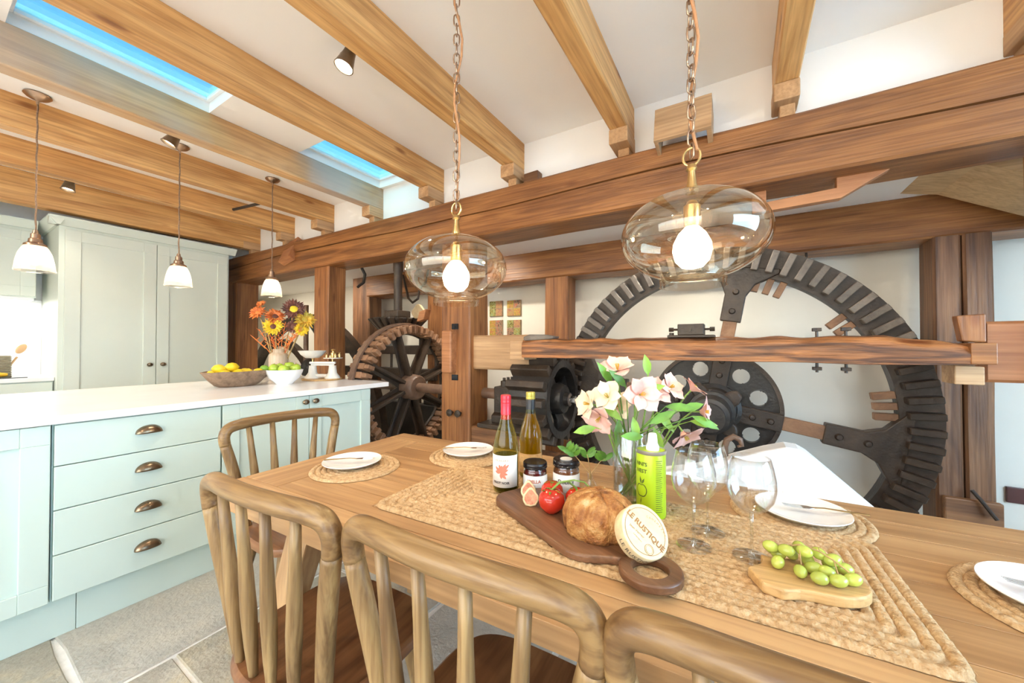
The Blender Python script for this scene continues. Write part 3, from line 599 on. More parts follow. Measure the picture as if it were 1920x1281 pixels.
pf = thing('iron_press', 'black iron press frame with screw rod left of the scales', 'press', (-4.4, 2.6, -.5))
MB().cyl((-4.52, 2.6, -.5), (-4.52, 2.6, 1.70), .028, n=14).build('screw_rod', 'rust', pf, 'yes', world=True)
MB().prism([(-4.55, 1.50), (-4.50, 1.545), (-4.42, 1.545), (-4.42, 1.50), (-4.16, 1.47), (-4.12, 1.42), (-4.12, -.5), (-4.26, -.5), (-4.26, 1.33), (-4.38, 1.44)], 2.55, 2.66, 'y').build('arm', 'ironh', pf, bev=.012, world=True)
MB().cyl((-4.19, 2.53, 1.29), (-4.19, 2.56, 1.29), .03, n=6).build('bolt', 'iron', pf, world=True)
MB().ball((-4.33, 2.55, .93), (.14, .10, .13)).build('clamp_body', 'ironh', pf, 'yes', world=True)
hk = [(-3.55, 3.25, 2.08), (-3.50, 3.24, 1.96), (-3.42, 3.22, 1.78), (-3.33, 3.2, 1.72), (-3.24, 3.2, 1.76), (-3.22, 3.2, 1.86), (-3.14, 3.22, 1.95), (-3.12, 3.25, 2.10)]
tag(MB().tube(hk, .014, 8).build('bent_iron_hook', 'iron', None, 'yes'), 'bent iron hook hanging from the rear beam near the shaft', 'hook')
tag(MB().tube([(-3.5, 2.62, 2.05), (-3.47, 2.64, 1.98), (-3.52, 2.66, 1.90), (-3.62, 2.66, 1.86)], .016, 8).build('grey_cable', 'ironh', None, 'yes'), 'grey cable loop beside the post under the beam', 'cable')
tag(MB().cyl((.42, 3.36, 1.80), (.42, 3.36, 1.88), .008, n=8).build('beam_screw', 'iron', None), 'tiny screw hook under the rear beam', 'hook')
# unseen downlights added in the mill ceiling to brighten the recess
for i, (x, lab) in enumerate(((-6.6, 'recessed downlight over the far left machinery'), (-4.6, 'recessed downlight over the press frame'), (-2.3, 'recessed downlight over the pit wheel'), (-.3, 'recessed downlight over the large gear wheel'), (1.5, 'recessed downlight beside the double post'))):
    t = thing('downlight', lab, 'downlight', (x, 2.74, 2.14), group='downlights in the mill ceiling')
    MB().ring((0, 0, 0), .035, .05, -.004, 0, 'z', 32).build('trim_ring', 'steel', t); MB().lathe([(0, 0), (.035, 0), (.035, -.002), (0, -.002)], 24).build('lens', 'spotl', t)
    l = bpy.data.lights.new('downlight_beam', 'SPOT'); l.energy = (60, 60, 60, 48, 3)[i]; l.spot_size = R(150); l.spot_blend = .9; l.color = (1, .90, .74); l.shadow_soft_size = .04
    o = bpy.data.objects.new('downlight_beam', l); C.objects.link(o); o.parent = t; o.location = (0, 0, -.012); o.rotation_euler = (R(25), 0, 0)
# ================================================================== KITCHEN
def shaker(parent, x, y0, y1, z0, z1, mat, st=.075, th=.022, name='door'):
    """framed door facing +x with a sunk panel; the frame is the door, the panel its sub-part"""
    d = cutbox((x, y0, z0), (x+th, y1, z1), [(y0+st, y1-st, z0+st, z1-st)], 'x').build(name, mat, parent, bev=.002, seg=1, world=True)
    MB().box((x, y0+st-.005, z0+st-.005), (x+th-.012, y1-st+.005, z1-st+.005)).build('door_panel', mat, d)
    return d
def knob(parent, x, y, z, r=.017):
    return MB().lathe([(0, .034), (r*.7, .031), (r, .022), (r*.85, .012), (r*.4, .008), (r*.45, 0)], 20, mat=Matrix.Translation((x, y, z)) @ Matrix.Rotation(R(90), 4, 'Y') @ Matrix.Diagonal((1, 1.25, 1, 1))).build('knob', 'bronze', parent, 'yes')
FX = -2.372
u1 = thing('island_cabinet', 'mint island cabinet with one panelled door at the left edge', 'cabinet', (-2.8, 0, 0))
MB().box((-3.35, -.42, .17), (FX, .328, .884)).build('body', 'mint', u1, world=True)
shaker(u1, FX, -.41, .325, .175, .882, 'mint', .075)
u2 = thing('drawer_unit', 'mint island unit with four drawers and cup handles', 'drawers', (-2.8, .6, 0))
MB().box((-3.35, .331, .17), (FX, .901, .884)).build('body', 'mint', u2, world=True)
zz = [.882, .714, .537, .357, .175]
for i in range(4):
    d = MB().box((FX, .335, zz[i+1]+.002), (FX+.022, .899, zz[i]-.002)).build('drawer_front', 'mint', u2, bev=.002, seg=1, world=True)
    zc = (zz[i]+zz[i+1])/2+.012; mb = MB(); vs = []; n, k = 16, 8
    for a in range(n+1):        # quarter-dome cup pull
        t = PI*a/n
        for b_ in range(k+1):
            p = PI/2*b_/k; vs.append((FX+.022+.030*math.sin(p)*(.25+.75*math.sin(t)), .616-.047*math.cos(t), zc-.012+.036*math.sin(t)*math.cos(p)))
    mb.add(vs, [(a*(k+1)+b_, (a+1)*(k+1)+b_, (a+1)*(k+1)+b_+1, a*(k+1)+b_+1) for a in range(n) for b_ in range(k)])
    o = mb.build('cup_handle', 'bronze', d, 'all'); md = o.modifiers.new('t', 'SOLIDIFY'); md.thickness = .003
u3 = thing('island_cabinet', 'mint island cabinet with two doors and round knobs', 'cabinet', (-2.8, 1.37, 0))
MB().box((-3.35, .904, .17), (FX, 1.842, .884)).build('body', 'mint', u3, world=True)
d = shaker(u3, FX, .907, 1.375, .175, .882, 'mint', .08); knob(d, FX+.022, 1.345, .847)
d = shaker(u3, FX, 1.379, 1.840, .175, .882, 'mint', .08); knob(d, FX+.022, 1.41, .847)
pl = thing('island_plinth', 'mint plinth running under the island cabinets', 'plinth', (-2.8, .6, 0))
for a, b_ in ((-.42, .408), (.41, 1.82)): MB().box((-3.3, a, 0), (-2.412, b_, .17)).build('board', 'mint', pl, bev=.001, seg=1, world=True)
tag(MB().box((-3.66, -.5, .886), (-2.335, 2.0, .92)).build('island_worktop', 'quartz', None, bev=.004), 'long white quartz worktop of the kitchen island', 'worktop')
tag(MB().box((-3.6, -.4, 0), (-3.36, 1.84, .884)).build('seating_side_cladding', 'mint', None, bev=.003), 'mint cladding on the seating side of the island', 'cladding')
# tall cabinet
TX = -5.32
tc_ = thing('tall_cabinet', 'tall pale sage cupboard with two full height doors', 'cabinet', (-5.6, 1.43, 0))
MB().box((-6.04, .765, 0), (TX, 2.10, 2.31)).build('body', 'sage', tc_, bev=.002, world=True)
d = shaker(tc_, TX, .80, 1.435, .12, 2.28, 'sage', .10); knob(d, TX+.022, 1.385, 1.005, .02)
d = shaker(tc_, TX, 1.440, 2.08, .12, 2.28, 'sage', .10); knob(d, TX+.022, 1.49, 1.005, .02)
MB().prism([(TX-.02, 2.31), (TX+.02, 2.31), (TX+.035, 2.33), (TX+.07, 2.375), (TX+.07, 2.385), (TX-.02, 2.385)], .70, 2.16, 'y').build('cornice', 'sage', tc_, world=True)
MB().prism([(.765, 2.31), (.745, 2.31), (.73, 2.33), (.695, 2.375), (.695, 2.385), (.80, 2.385)], -6.03, TX+.06, 'x').build('cornice', 'sage', tc_, world=True)
uc = thing('wall_cabinet', 'pale wall cupboard above the hob at the left edge', 'cabinet', (-5.9, .3, 1.6))
MB().box((-6.04, -.6, 1.66), (-5.73, .69, 2.31)).build('body', 'sage', uc, bev=.002, world=True)
shaker(uc, -5.73, .08, .685, 1.67, 2.28, 'sage', .09); shaker(uc, -5.73, -.59, .07, 1.67, 2.28, 'sage', .09)
MB().prism([(-5.75, 2.31), (-5.71, 2.31), (-5.695, 2.33), (-5.66, 2.375), (-5.66, 2.385), (-5.75, 2.385)], -.6, .69, 'y').build('cornice', 'sage', uc, world=True)
MB().box((-5.95, -.5, 1.632), (-5.74, .68, 1.66)).build('light_pelmet', 'whitepaint', uc, bev=.004, world=True)
MB().box((-5.93, -.4, 1.626), (-5.80, .62, 1.632)).build('light_strip', 'led', uc, world=True)
bc = thing('base_cabinet', 'pale sage base cupboard under the hob worktop', 'cabinet', (-5.7, .3, 0))
MB().box((-6.04, -.6, .1), (-5.44, .762, .878)).build('body', 'sage', bc, world=True)
MB().box((-5.44, -.59, .12), (-5.418, .755, .868)).build('drawer_front', 'sage', bc, bev=.002, seg=1, world=True)
tag(MB().box((-6.04, -.6, .88), (-5.40, .763, .915)).build('rear_worktop', 'quartz', None, bev=.003), 'white worktop of the kitchen run behind the island', 'worktop')
tag(MB().box((-6.048, -.6, .915), (-6.035, .763, 1.66)).build('backsplash', 'whitepaint', None), 'glossy white splashback panel behind the hob', 'splashback')
tag(MB().box((-5.95, -.2, .915), (-5.47, .62, .921)).build('hob', 'black', None, bev=.002), 'black glass hob on the rear worktop', 'hob')
bk = thing('storage_basket', 'striped grey woven basket on the rear worktop', 'basket', (-5.75, .40, .921))
mb = MB(); vs = []
for i in range(37):
    for j in range(40):
        a = 2*PI*j/40; rx = .155+.006*math.sin(i*PI/1.5); k = lambda q: math.copysign(abs(q)**.6, q)
        vs.append((rx*k(math.cos(a))*.75, rx*k(math.sin(a)), .19*i/36))
mb.add(vs, [(i*40+j, i*40+(j+1) % 40, (i+1)*40+(j+1) % 40, (i+1)*40+j) for i in range(36) for j in range(40)]+[tuple(range(39, -1, -1))])
mb.build('weave', 'basket', bk, 'yes')
for i, (y, x, dy, dx, L, lab) in enumerate(((.50, -5.74, .11, .0, .12, 'wooden spatula leaning right out of the striped basket'), (.33, -5.72, -.02, .02, .07, 'round wooden spoon end low in the striped basket'), (.28, -5.76, -.03, 0, .16, 'tall wooden spoon at the left of the striped basket'))):
    t = thing('wooden_spoon', lab, 'spoon', (x, y, .93), group='wooden spoons in the basket')
    MB().tube([(0, 0, .0), (dx*.8, dy*.8, .17)], .008, 8).build('handle', 'spoon', t, 'yes')
    MB().ball((dx, dy, .19+L*.45), (.012, .028, .05), mat=Matrix.Rotation(-math.atan2(dy, .2), 3, 'X').to_4x4()).build('bowl', 'spoon', t, 'yes')
tag(MB().tube([(-5.62, .05, .95), (-5.60, .22, .965), (-5.58, .36, .955), (-5.57, .47, .947), (-5.57, .52, .945)], [.028, .034, .030, .022, .012], 12).build('yellow_squash', 'squash', None, 'yes'), 'long yellow squash lying on a dark dish by the hob', 'squash')
tag(MB().lathe([(0, .0), (.10, 0), (.20, .012), (.205, .016), (.10, .008), (0, .006)], 36, c=(-5.62, .28, .921)).build('dark_dish', 'black', None, 'yes'), 'flat dark dish under the yellow squash', 'dish')

# ================================================================== LAMPS
def small_pendant(y, lab, last):
    x = -3.60; t = thing('glass_pendant', lab, 'pendant lamp', (x, y, 2.715), group='small glass pendants over the island')
    MB().lathe([(.055, 0), (.058, -.008), (.045, -.022), (.02, -.034), (.008, -.04), (.006, -.06), (0, -.06)], 28).build('ceiling_rose', 'copper', t, 'yes')
    zc = -.82
    MB().tube([(.0015*math.cos(i), .0015*math.sin(i), -.05+(zc+.05)*i/40) for i in range(41)], .0042, 6).build('cord', 'cable', t, 'yes')
    MB().lathe([(0, .0), (.010, 0), (.013, -.02), (.020, -.024), (.021, -.05), (.028, -.055), (.030, -.075), (.046, -.085), (.048, -.098), (0, -.098)], 28, c=(0, 0, zc)).build('lamp_holder', 'copper', t, 'yes')
    MB().shell([(.040, 0), (.052, -.015), (.066, -.05), (.076, -.10), (.081, -.145), (.084, -.152), (.081, -.156)], 40, c=(0, 0, zc-.092)).build('shade', 'shade', t, 'all')
    b_ = MB().ball((0, 0, zc-.165), (.034, .034, .044), 20, 12).build('bulb', 'bulbs', t, 'all')
    return t
small_pendant(.428, 'small glass pendant lamp nearest the left edge', 0)
small_pendant(1.098, 'middle small glass pendant lamp over the island', 0)
small_pendant(1.755, 'small glass pendant lamp in front of the left oak post', 1)
def link_mesh():
    L, w_, r = .042, .0105, .0027; pts = []
    for k in range(12):
        a = 2*PI*k/12; pts.append((w_*math.cos(a), 0, (L/2-w_)*(1 if math.sin(a) >= 0 else -1)*(1 if abs(math.sin(a)) > .01 else 0)+w_*math.sin(a)))
    mb = MB().tube(pts, r, 6, closed=True); me = bpy.data.meshes.new('link'); me.from_pydata(mb.v, [], mb.f); me.materials.append(M['copper']); me.shade_smooth(); return me
LINK = link_mesh()
def big_pendant(x, y, zc, lab, seed):
    t = thing('globe_pendant', lab, 'pendant lamp', (x, y, 2.715), group='large glass globe pendants over the table')
    z0 = zc-2.715
    MB().lathe([(.06, 0), (.06, -.02), (.02, -.03), (0, -.03)], 28).build('ceiling_rose', 'brass', t, 'yes')
    top = z0+.205
    n = int((-.03-top)/.0345)
    for i in range(n):
        o = bpy.data.objects.new('chain_link', LINK); C.objects.link(o); o.parent = t; o.location = (0, 0, -.045-i*(.0-top-.055)/(n-1)*.985); o.rotation_euler = (0, 0, R(35) + (PI/2 if i % 2 else 0))
    MB().tube([(.012*math.sin(i*1.1+seed)+.006, .012*math.cos(i*.8+seed), -.03+(top+.05)*i/16) for i in range(17)], .0042, 8).build('cable', 'cableo', t, 'yes')
    MB().tube([(.021*math.cos(a), 0, top+.01+.024*math.sin(a)) for a in [2*PI*k/16 for k in range(16)]], .0036, 8, closed=True).build('hanging_loop', 'brass', t, 'yes')
    MB().lathe([(0, .0), (.010, 0), (.014, -.012), (.009, -.018), (.012, -.05), (.016, -.062), (.016, -.075), (0, -.075)], 20, c=(0, 0, top-.012)).build('stem', 'brass', t, 'yes')
    prof = []
    for k in range(2, 33):
        a = PI*k/36; prof.append((.182*math.sin(a)**.92, .115*math.cos(a)))
    prof = [(.012, .116)]+prof
    r0, zz0 = prof[-1]; prof += [(.082, zz0-.004), (.080, zz0-.022), (.083, zz0-.024)]
    MB().shell(prof, 72, c=(0, 0, z0)).build('glass_globe', 'amber', t, 'all')
    MB().lathe([(0, .0), (.012, 0), (.016, -.008), (.021, -.012), (.021, -.062), (.017, -.07), (0, -.07)], 24, c=(0, 0, z0+.095)).build('lamp_holder', 'brass', t, 'yes')
    MB().lathe([(.012, .035), (.016, .02), (.034, .0), (.046, -.025), (.048, -.045), (.042, -.070), (.026, -.088), (0, -.094)], 32, c=(0, 0, z0+.008)).build('bulb', 'bulb', t, 'all')
    return t
big_pendant(-.869, 1.046, 1.480, 'large clear glass globe pendant at the left, before the bolted post', 1)
big_pendant(-.103, 1.095, 1.490, 'large clear glass globe pendant at the right, before the gear wheel', 2)
def spot(x, y, lab, aim, power, scale=1., gz=2.715):
    t = thing('spotlight', lab, 'spotlight', (x, y, gz), group='ceiling spotlights')
    MB().box((-.018, -.05, -.018), (.018, .05, 0)).build('bracket', 'bronze', t, bev=.003)
    MB().cyl((0, 0, -.01), (0, 0, -.05), .012, n=10).build('swivel', 'bronze', t, 'yes')
    for s in (-1, 1): MB().cyl((s*.035, 0, -.045), (s*.058, 0, -.045), .012, n=10).build('thumb_screw', 'bronze', t, 'yes')
    MB().cyl((-.04, 0, -.045), (.04, 0, -.045), .006, n=8).build('axle', 'bronze', t, 'yes')
    d = (Vector(aim)-Vector((x, y, gz-.05))).normalized(); q = d.to_track_quat('-Z', 'Y').to_matrix().to_4x4(); m = Matrix.Translation((0, 0, -.05)) @ q
    MB().lathe([(0, .012), (.022, .01), (.026, -.02), (.028, -.03), (.037, -.075), (.040, -.085), (.036, -.085), (.030, -.06), (0, -.058)], 28, mat=m).build('lamp_head', 'bronze', t, 'yes')
    MB().lathe([(0, -.066), (.031, -.066), (.031, -.069), (0, -.07)], 24, mat=m).build('lens', 'spotl', t)
    l = bpy.data.lights.new('spot_beam', 'SPOT'); l.energy = power; l.spot_size = R(105); l.spot_blend = .8; l.color = (1, .86, .68); l.shadow_soft_size = .03
    o = bpy.data.objects.new('spot_beam', l); C.objects.link(o); o.parent = t; o.matrix_local = m @ Matrix.Translation((0, 0, -.095)); t.scale = (1.15,)*3; return t
spot(-1.63, 1.15, 'tilted bronze ceiling spotlight between the two wide joists', (-1.9, .55, .7), 34)
spot(-3.28, .985, 'dark spotlight head peeping out beyond the grey joist', (-3.6, .2, .9), 30)
spot(-5.0, .78, 'tiny spotlight between the far left joists', (-4.9, .5, .9), 12)
spot(-.9, -.9, 'ceiling spotlight behind the viewpoint over the table end', (-.7, 1.0, .7), 40)  # unseen spotlights added from here on for extra room light
spot(.75, -.6, 'ceiling spotlight behind the viewpoint on the right', (.3, 1.6, 1.3), 40)
spot(-3.3, -1.0, 'ceiling spotlight behind the viewpoint over the kitchen', (-3.0, .6, .5), 35)
tag(MB().cyl((-4.42, 1.78, 2.60), (-3.80, 1.97, 2.66), .014, n=10).build('tie_rod', 'iron', None), 'dark iron tie rod between two far joists', 'rod')
# ================================================================== ON THE ISLAND
IZ = .92
bw = thing('wooden_bowl', 'long rough bark bowl full of lemons on the island', 'bowl', (-3.0, 1.245, IZ))
mb = MB(); n = 48; prof = [(0, .0), (.5, 0), (.62, .012), (.80, .05), (.93, .085), (1, .105), (.955, .107), (.86, .075), (.7, .035), (.4, .018), (0, .016)]; vs = []
for r, z in prof:
    for j in range(n):
        a = 2*PI*j/n; k = 1+.05*noise.noise(Vector((math.cos(a)*2, math.sin(a)*2, z*12)))
        vs.append((.125*r*math.cos(a)*k, .215*r*math.sin(a)*k, z+.006*noise.noise(Vector((math.cos(a)*2, math.sin(a)*2, 9)))*(z > .09)))
mb.add(vs, [(i*n+j, i*n+(j+1) % n, (i+1)*n+(j+1) % n, (i+1)*n+j) for i in range(len(prof)-1) for j in range(n)])
mb.build('bowl', 'bark', bw, 'yes')
def lemon(p, rz, lab, mat='lemon', name='lemon', s=1.):
    m = Matrix.Translation(p) @ Matrix.Rotation(rz, 4, 'Z') @ Matrix.Rotation(R(90), 4, 'Y') @ Matrix.Scale(s, 4)
    o = MB().lathe([(0, -.045), (.006, -.041), (.014, -.034), (.027, -.020), (.031, 0), (.027, .020), (.014, .034), (.006, .041), (0, .045)], 20, mat=m).build(name, mat, None, 'all')
    return tag(o, lab, name, 'lemons in the bark bowl' if name == 'lemon' else None)
lp = [(-.05, -.13, .085, .5), (.03, -.09, .088, 1.6), (.02, -.01, .092, .9), (-.05, -.03, .10, 2), (.0, .06, .09, .2), (.055, .05, .075, 1.2), (-.045, .06, .09, 2.6), (.01, -.04, .135, 1.5), (-.01, -.11, .125, .8), (.06, -.03, .075, 1.4), (.035, .115, .09, 1.9)]
for i, (a, b_, c_, r_) in enumerate(lp): lemon((-3.0+a, 1.245+b_, IZ+c_), r_, 'yellow lemon heaped in the bark bowl on the island')
lemon((-2.965, 1.40, IZ+.115), .7, 'green lime at the right end of the bark bowl', 'limef', 'lime', .82)
tag(MB().lathe([(0, 0), (.055, 0), (.06, .008), (.10, .045), (.118, .085), (.122, .105), (.117, .106), (.09, .05), (.05, .016), (0, .012)], 48, c=(-2.885, 1.50, IZ)).build('white_bowl', 'white', None, 'yes'), 'round white bowl holding green apples on the island', 'bowl')
for i, (a, b_, c_) in enumerate(((-.035, -.055, .10), (.045, -.03, .095), (-.03, .05, .115), (.045, .055, .10), (-.075, .0, .10))):
    t = thing('green_apple', ['front left green apple in the white bowl', 'front right green apple in the white bowl', 'green apple at the back right of the white bowl', 'rightmost green apple in the white bowl', 'green apple at the back left of the white bowl'][i], 'apple', (-2.885+a, 1.50+b_, IZ+c_+.012), group='green apples in the white bowl')
    MB().lathe([(0, -.026), (.012, -.031), (.028, -.024), (.037, -.004), (.036, .014), (.026, .028), (.012, .030), (.004, .024), (0, .020)], 24, mat=Matrix.Rotation(R(20*i-40), 4, 'X')).build('fruit', 'apple', t, 'all')
    MB().tube([(0, 0, .02), (.003, 0, .034), (.006, .002, .044)], .002, 6).build('stalk', 'twig', t)
VX, VY = -3.255, 1.645
tag(MB().lathe([(0, 0), (.060, 0), (.070, .008), (.071, .195), (.066, .212), (.044, .228), (.043, .250), (.047, .256), (.038, .256), (.036, .23), (.058, .195), (.058, .012), (0, .01)], 40, c=(VX, VY, IZ)).build('stoneware_jar', 'stone', None, 'yes'), 'ribbed brown stoneware jar holding orange and yellow flowers', 'vase')
def daisy(p, aim, r, pm, cm, n, lab, cr=.42, layers=2, narrow=.16, stem=True):
    p = Vector(p); t = thing('dried_flower', lab, 'flower', p, group='dried flowers in the stoneware jar')
    q = (Vector(aim)).to_track_quat('Z', 'Y').to_matrix().to_4x4(); mb = MB()
    for L in range(layers):
        for k in range(n):
            a = 2*PI*(k+.5*L)/n+random.uniform(-.08, .08); rr = r*(1-.12*L)*random.uniform(.85, 1.1); w_ = r*narrow; up = r*(.10+.16*L)*random.uniform(.6, 1.4)
            m = q @ Matrix.Rotation(a, 4, 'Z')
            mb.add([m @ Vector(v) for v in ((r*.15, -w_*.5, 0), (r*.15, w_*.5, 0), (rr*.6, w_, up), (rr, 0, up*.7+r*.02), (rr*.6, -w_, up), (rr*.6, 0, up-.06*r))], [(0, 1, 2, 5), (0, 5, 4), (5, 2, 3), (5, 3, 4)])
    mb.build('petals', pm, t)
    MB().ball((0, 0, 0), (r*cr, r*cr, r*cr*.45), 14, 8, mat=q).build('flower_head', cm, t, 'yes')
    if stem:
        b0 = Vector((VX+random.uniform(-.015, .015), VY+random.uniform(-.015, .015), IZ+.03))-p; e = b0*.15+Vector(aim)*-.05
        MB().tube([(0, 0, 0), e*.6, b0*.6, b0], .0042, 6).build('stem', 'twig', t, 'yes')
    return t
def IP(px, py, d=0.):  # point above the jar on the plane through it that faces the viewpoint
    return (VX+(px)*.857, VY+(px)*.515, IZ+py)
A = Vector((.85, -.5, .15))
daisy((VX-0.006, VY-0.041, IZ+0.439), (.8, -.55, .25), 0.082, 'pyellow', 'pbrown', 16, 'yellow sunflower head low at the front of the jar', .33)
daisy((VX+0.101, VY+0.065, IZ+0.584), (.8, -.5, .3), 0.092, 'pbrown', 'pyellow', 22, 'large chocolate brown flower with yellow centre', .42)
daisy((VX-0.119, VY-0.106, IZ+0.554), (.5, -.7, .5), 0.071, 'porange', 'porange', 14, 'rust orange flower at the left of the jar', .3)
daisy((VX-0.024, VY-0.018, IZ+0.523), (.8, -.3, .6), 0.081, 'porange', 'pbrown', 18, 'dense rust red flower behind the yellow sunflower', .35)
daisy((VX+0.155, VY+0.125, IZ+0.499), (.8, -.2, .4), 0.092, 'pgold', 'pgold', 20, 'green and gold spiky flower at the right of the jar', .35)
daisy((VX+0.106, VY+0.065, IZ+0.439), (.8, -.6, .1), 0.063, 'pbrown', 'pbrown', 16, 'small dark brown flower below the big one', .5)
daisy((VX+0.143, VY+0.106, IZ+0.421), (.8, -.4, -.1), 0.063, 'pyellow', 'pgold', 16, 'small golden flower low at the right', .4)
daisy((VX-0.101, VY-0.089, IZ+0.626), (.3, -.7, .8), 0.046, 'porange', 'porange', 12, 'smallest orange flower top left of the jar', .3)
for i in range(9):
    a = -.22+.055*i; t = thing('coral_sprig', 'feathery coral red sprig, %s in the stoneware jar' % ['leftmost', 'second from the left', 'third from the left', 'fourth from the left', 'in the middle', 'fourth from the right', 'third from the right', 'second from the right', 'rightmost'][i], 'sprig', (VX, VY, IZ+.12), group='coral sprigs in the stoneware jar')
    ex = Vector((a*.857, a*.515, .24+.06*(i % 3))); mb = MB().tube([(0, 0, 0), ex*.45+Vector((0, 0, .03)), ex], .0026, 5)
    for k in range(7):
        b0 = ex*(.5+.07*k)+Vector((0, 0, .02*(1-k/7))); sg = 1 if k % 2 else -1; mb.tube([b0, b0+Vector((.03*sg+.01*a, .018*sg, .03))], [.004, .0015], 4)
    mb.build('sprig', 'porange', t)
rb = tag(MB().lathe([(0, 0), (.15, 0), (.155, .006), (.15, .012), (0, .012)], 48, c=(-2.97, 1.85, IZ)).build('round_board', 'olivew', None, 'yes'), 'thin round wooden board under the kitchen scales', 'board')
sc = thing('kitchen_scales', 'old cream enamel balance scales with brass fittings', 'scales', (-2.97, 1.85, IZ+.012), R(28))
k = MB()
MB().lathe([(0, 0), (.060, 0), (.058, .012), (.034, .045), (.028, .10), (.03, .105), (0, .105)], 28, c=(-.085, 0, 0)).build('pillar', 'enamel', sc, 'yes')
MB().lathe([(0, 0), (.060, 0), (.058, .012), (.034, .045), (.028, .10), (.03, .105), (0, .105)], 28, c=(.085, 0, 0)).build('pillar', 'enamel', sc, 'yes')
MB().box((-.085, -.026, .004), (.085, .026, .035)).build('base', 'enamel', sc, bev=.01)
MB().box((-.10, -.006, .105), (.10, .006, .118)).build('beam', 'enamel', sc, bev=.003)
MB().box((-.11, -.012, .12), (.11, .012, .138)).build('balance_arm', 'enamel', sc, bev=.004)
for s in (-1, 1): MB().lathe([(0, 0), (.012, 0), (.006, .02), (.012, .045), (0, .045)], 14, c=(s*.085, 0, .125)).build('pivot', 'brass', sc, 'yes')
MB().lathe([(0, 0), (.05, .004), (.085, .03), (.105, .06), (.108, .065), (.10, .064), (.08, .035), (0, .01)], 40, c=(-.09, 0, .165)).build('pan', 'enamel', sc, 'yes')
MB().lathe([(0, 0), (.072, 0), (.076, .006), (0, .008)], 36, c=(.09, 0, .165)).build('weight_plate', 'enamel', sc, 'yes')
for i, (x, y, s) in enumerate(((.09, .0, 1.3), (.05, -.03, .6), (.06, .03, .7), (.125, -.03, .75), (.13, .025, .8), (.09, -.045, .5))):
    c_ = sc.matrix_world
    p = Vector((-2.97, 1.85, IZ+.012+.173)) + Matrix.Rotation(R(28), 3, 'Z') @ Vector((x, y, 0))
    tag(MB().lathe([(0, 0), (.016*s, 0), (.016*s, .030*s), (.007*s, .034*s), (.007*s, .040*s), (.013*s, .046*s), (.014*s, .052*s), (0, .056*s)], 18, c=p).build('brass_weight', 'brass', None, 'yes'), ['largest brass weight on the scales', 'smallest front-left brass weight on the scales', 'brass weight at the back left of the scales plate', 'brass weight at the front right of the scales plate', 'brass weight at the back right of the scales plate', 'tiny brass weight at the front edge of the scales plate'][i], 'weight', 'brass weights on the scales')
# tiles, socket
for i, (x0, z0) in enumerate(((-2.575, 1.555), (-2.325, 1.55), (-2.575, 1.325), (-2.325, 1.32))):
    w_ = .185; t = thing('painted_tile', ['green and gold patterned tile, top left of four', 'terracotta patterned tile, top right of four', 'yellow circle patterned tile, bottom left of four', 'black and white patterned tile, bottom right of four'][i], 'tile', (x0+w_/2, 3.75, z0), group='painted tiles on the rear wall')
    MB().box((x0, 3.725, z0), (x0+w_, 3.75, z0+w_)).build('body', 'cork', t, bev=.004, world=True)
    for a in range(2):
        for b_ in range(2):
            MB().box((x0+.004+a*w_*.5, 3.721, z0+.004+b_*w_*.5), (x0-.004+(a+1)*w_*.5, 3.727, z0-.004+(b_+1)*w_*.5)).build('motif', TILE[(i+a+b_*(i % 2)) % 4], t, world=True)
so = thing('wall_socket', 'dark wooden double socket low on the right wall', 'socket', (1.53, 3.75, .21))
MB().box((1.48, 3.73, .19), (1.68, 3.75, .29)).build('plate', 'socketp', so, bev=.004, world=True)
MB().box((1.56, 3.724, .215), (1.64, 3.731, .265)).build('outlet', 'black', so, bev=.002, world=True)
# ================================================================== TABLE
TZ = .74
tb = thing('dining_table', 'long pale plank dining table laid for a meal', 'table', (-.3, 1.0, 0), R(1.8))
TL, TW, TH = 1.2, .435, .045
ys = [-TW, -.318, -.205, -.092, .02, .13, .24, .33, TW]
for i in range(len(ys)-1):
    full = i in (0, len(ys)-2); x0 = -TL if full else -TL+.195; x1 = TL if full else TL-.195
    MB().box((x0+(0 if full else .0012), ys[i]+.0012, TZ-TH), (x1-(0 if full else .0012), ys[i+1]-.0012, TZ-random.uniform(0, .0006))).build('plank', 'tab_x', tb, bev=.0008, seg=1)
for s in (-1, 1):
    a, b_ = sorted((s*TL, s*(TL-.195))); MB().box((a+(.0012 if s > 0 else 0), ys[1]+.0012, TZ-TH), (b_-(.0012 if s < 0 else 0), ys[-2]-.0012, TZ)).build('breadboard_end', 'tab_y', tb, bev=.0018, seg=1)
MB().box((-TL+.1, -TW+.14, TZ-TH-.05), (TL-.1, -TW+.17, TZ-TH)).build('apron', 'tab_x', tb, bev=.002)
MB().box((-TL+.1, TW-.17, TZ-TH-.05), (TL-.1, TW-.14, TZ-TH)).build('apron', 'tab_x', tb, bev=.002)
for sx in (-1, 1):
    for sy in (-1, 1):
        xt, xb, yt, yb = sx*(TL-.32), sx*(TL-.16), sy*.26, sy*.36; hw = .05; vs = []
        for (x, y, z, k) in ((xb, yb, 0, .75), (xt, yt, TZ-TH, 1.15)):
            vs += [(x-hw*k, y-.035*k, z), (x+hw*k, y-.035*k, z), (x+hw*k, y+.035*k, z), (x-hw*k, y+.035*k, z)]
        MB().add(vs, [(0, 3, 2, 1), (4, 5, 6, 7), (0, 1, 5, 4), (1, 2, 6, 5), (2, 3, 7, 6), (3, 0, 4, 7)]).build('leg', 'tab_z', tb, bev=.006)
    MB().box((sx*(TL-.32)-.03, -.26, .60), (sx*(TL-.32)+.03, .26, TZ-TH)).build('cross_rail', 'tab_y', tb, bev=.004)

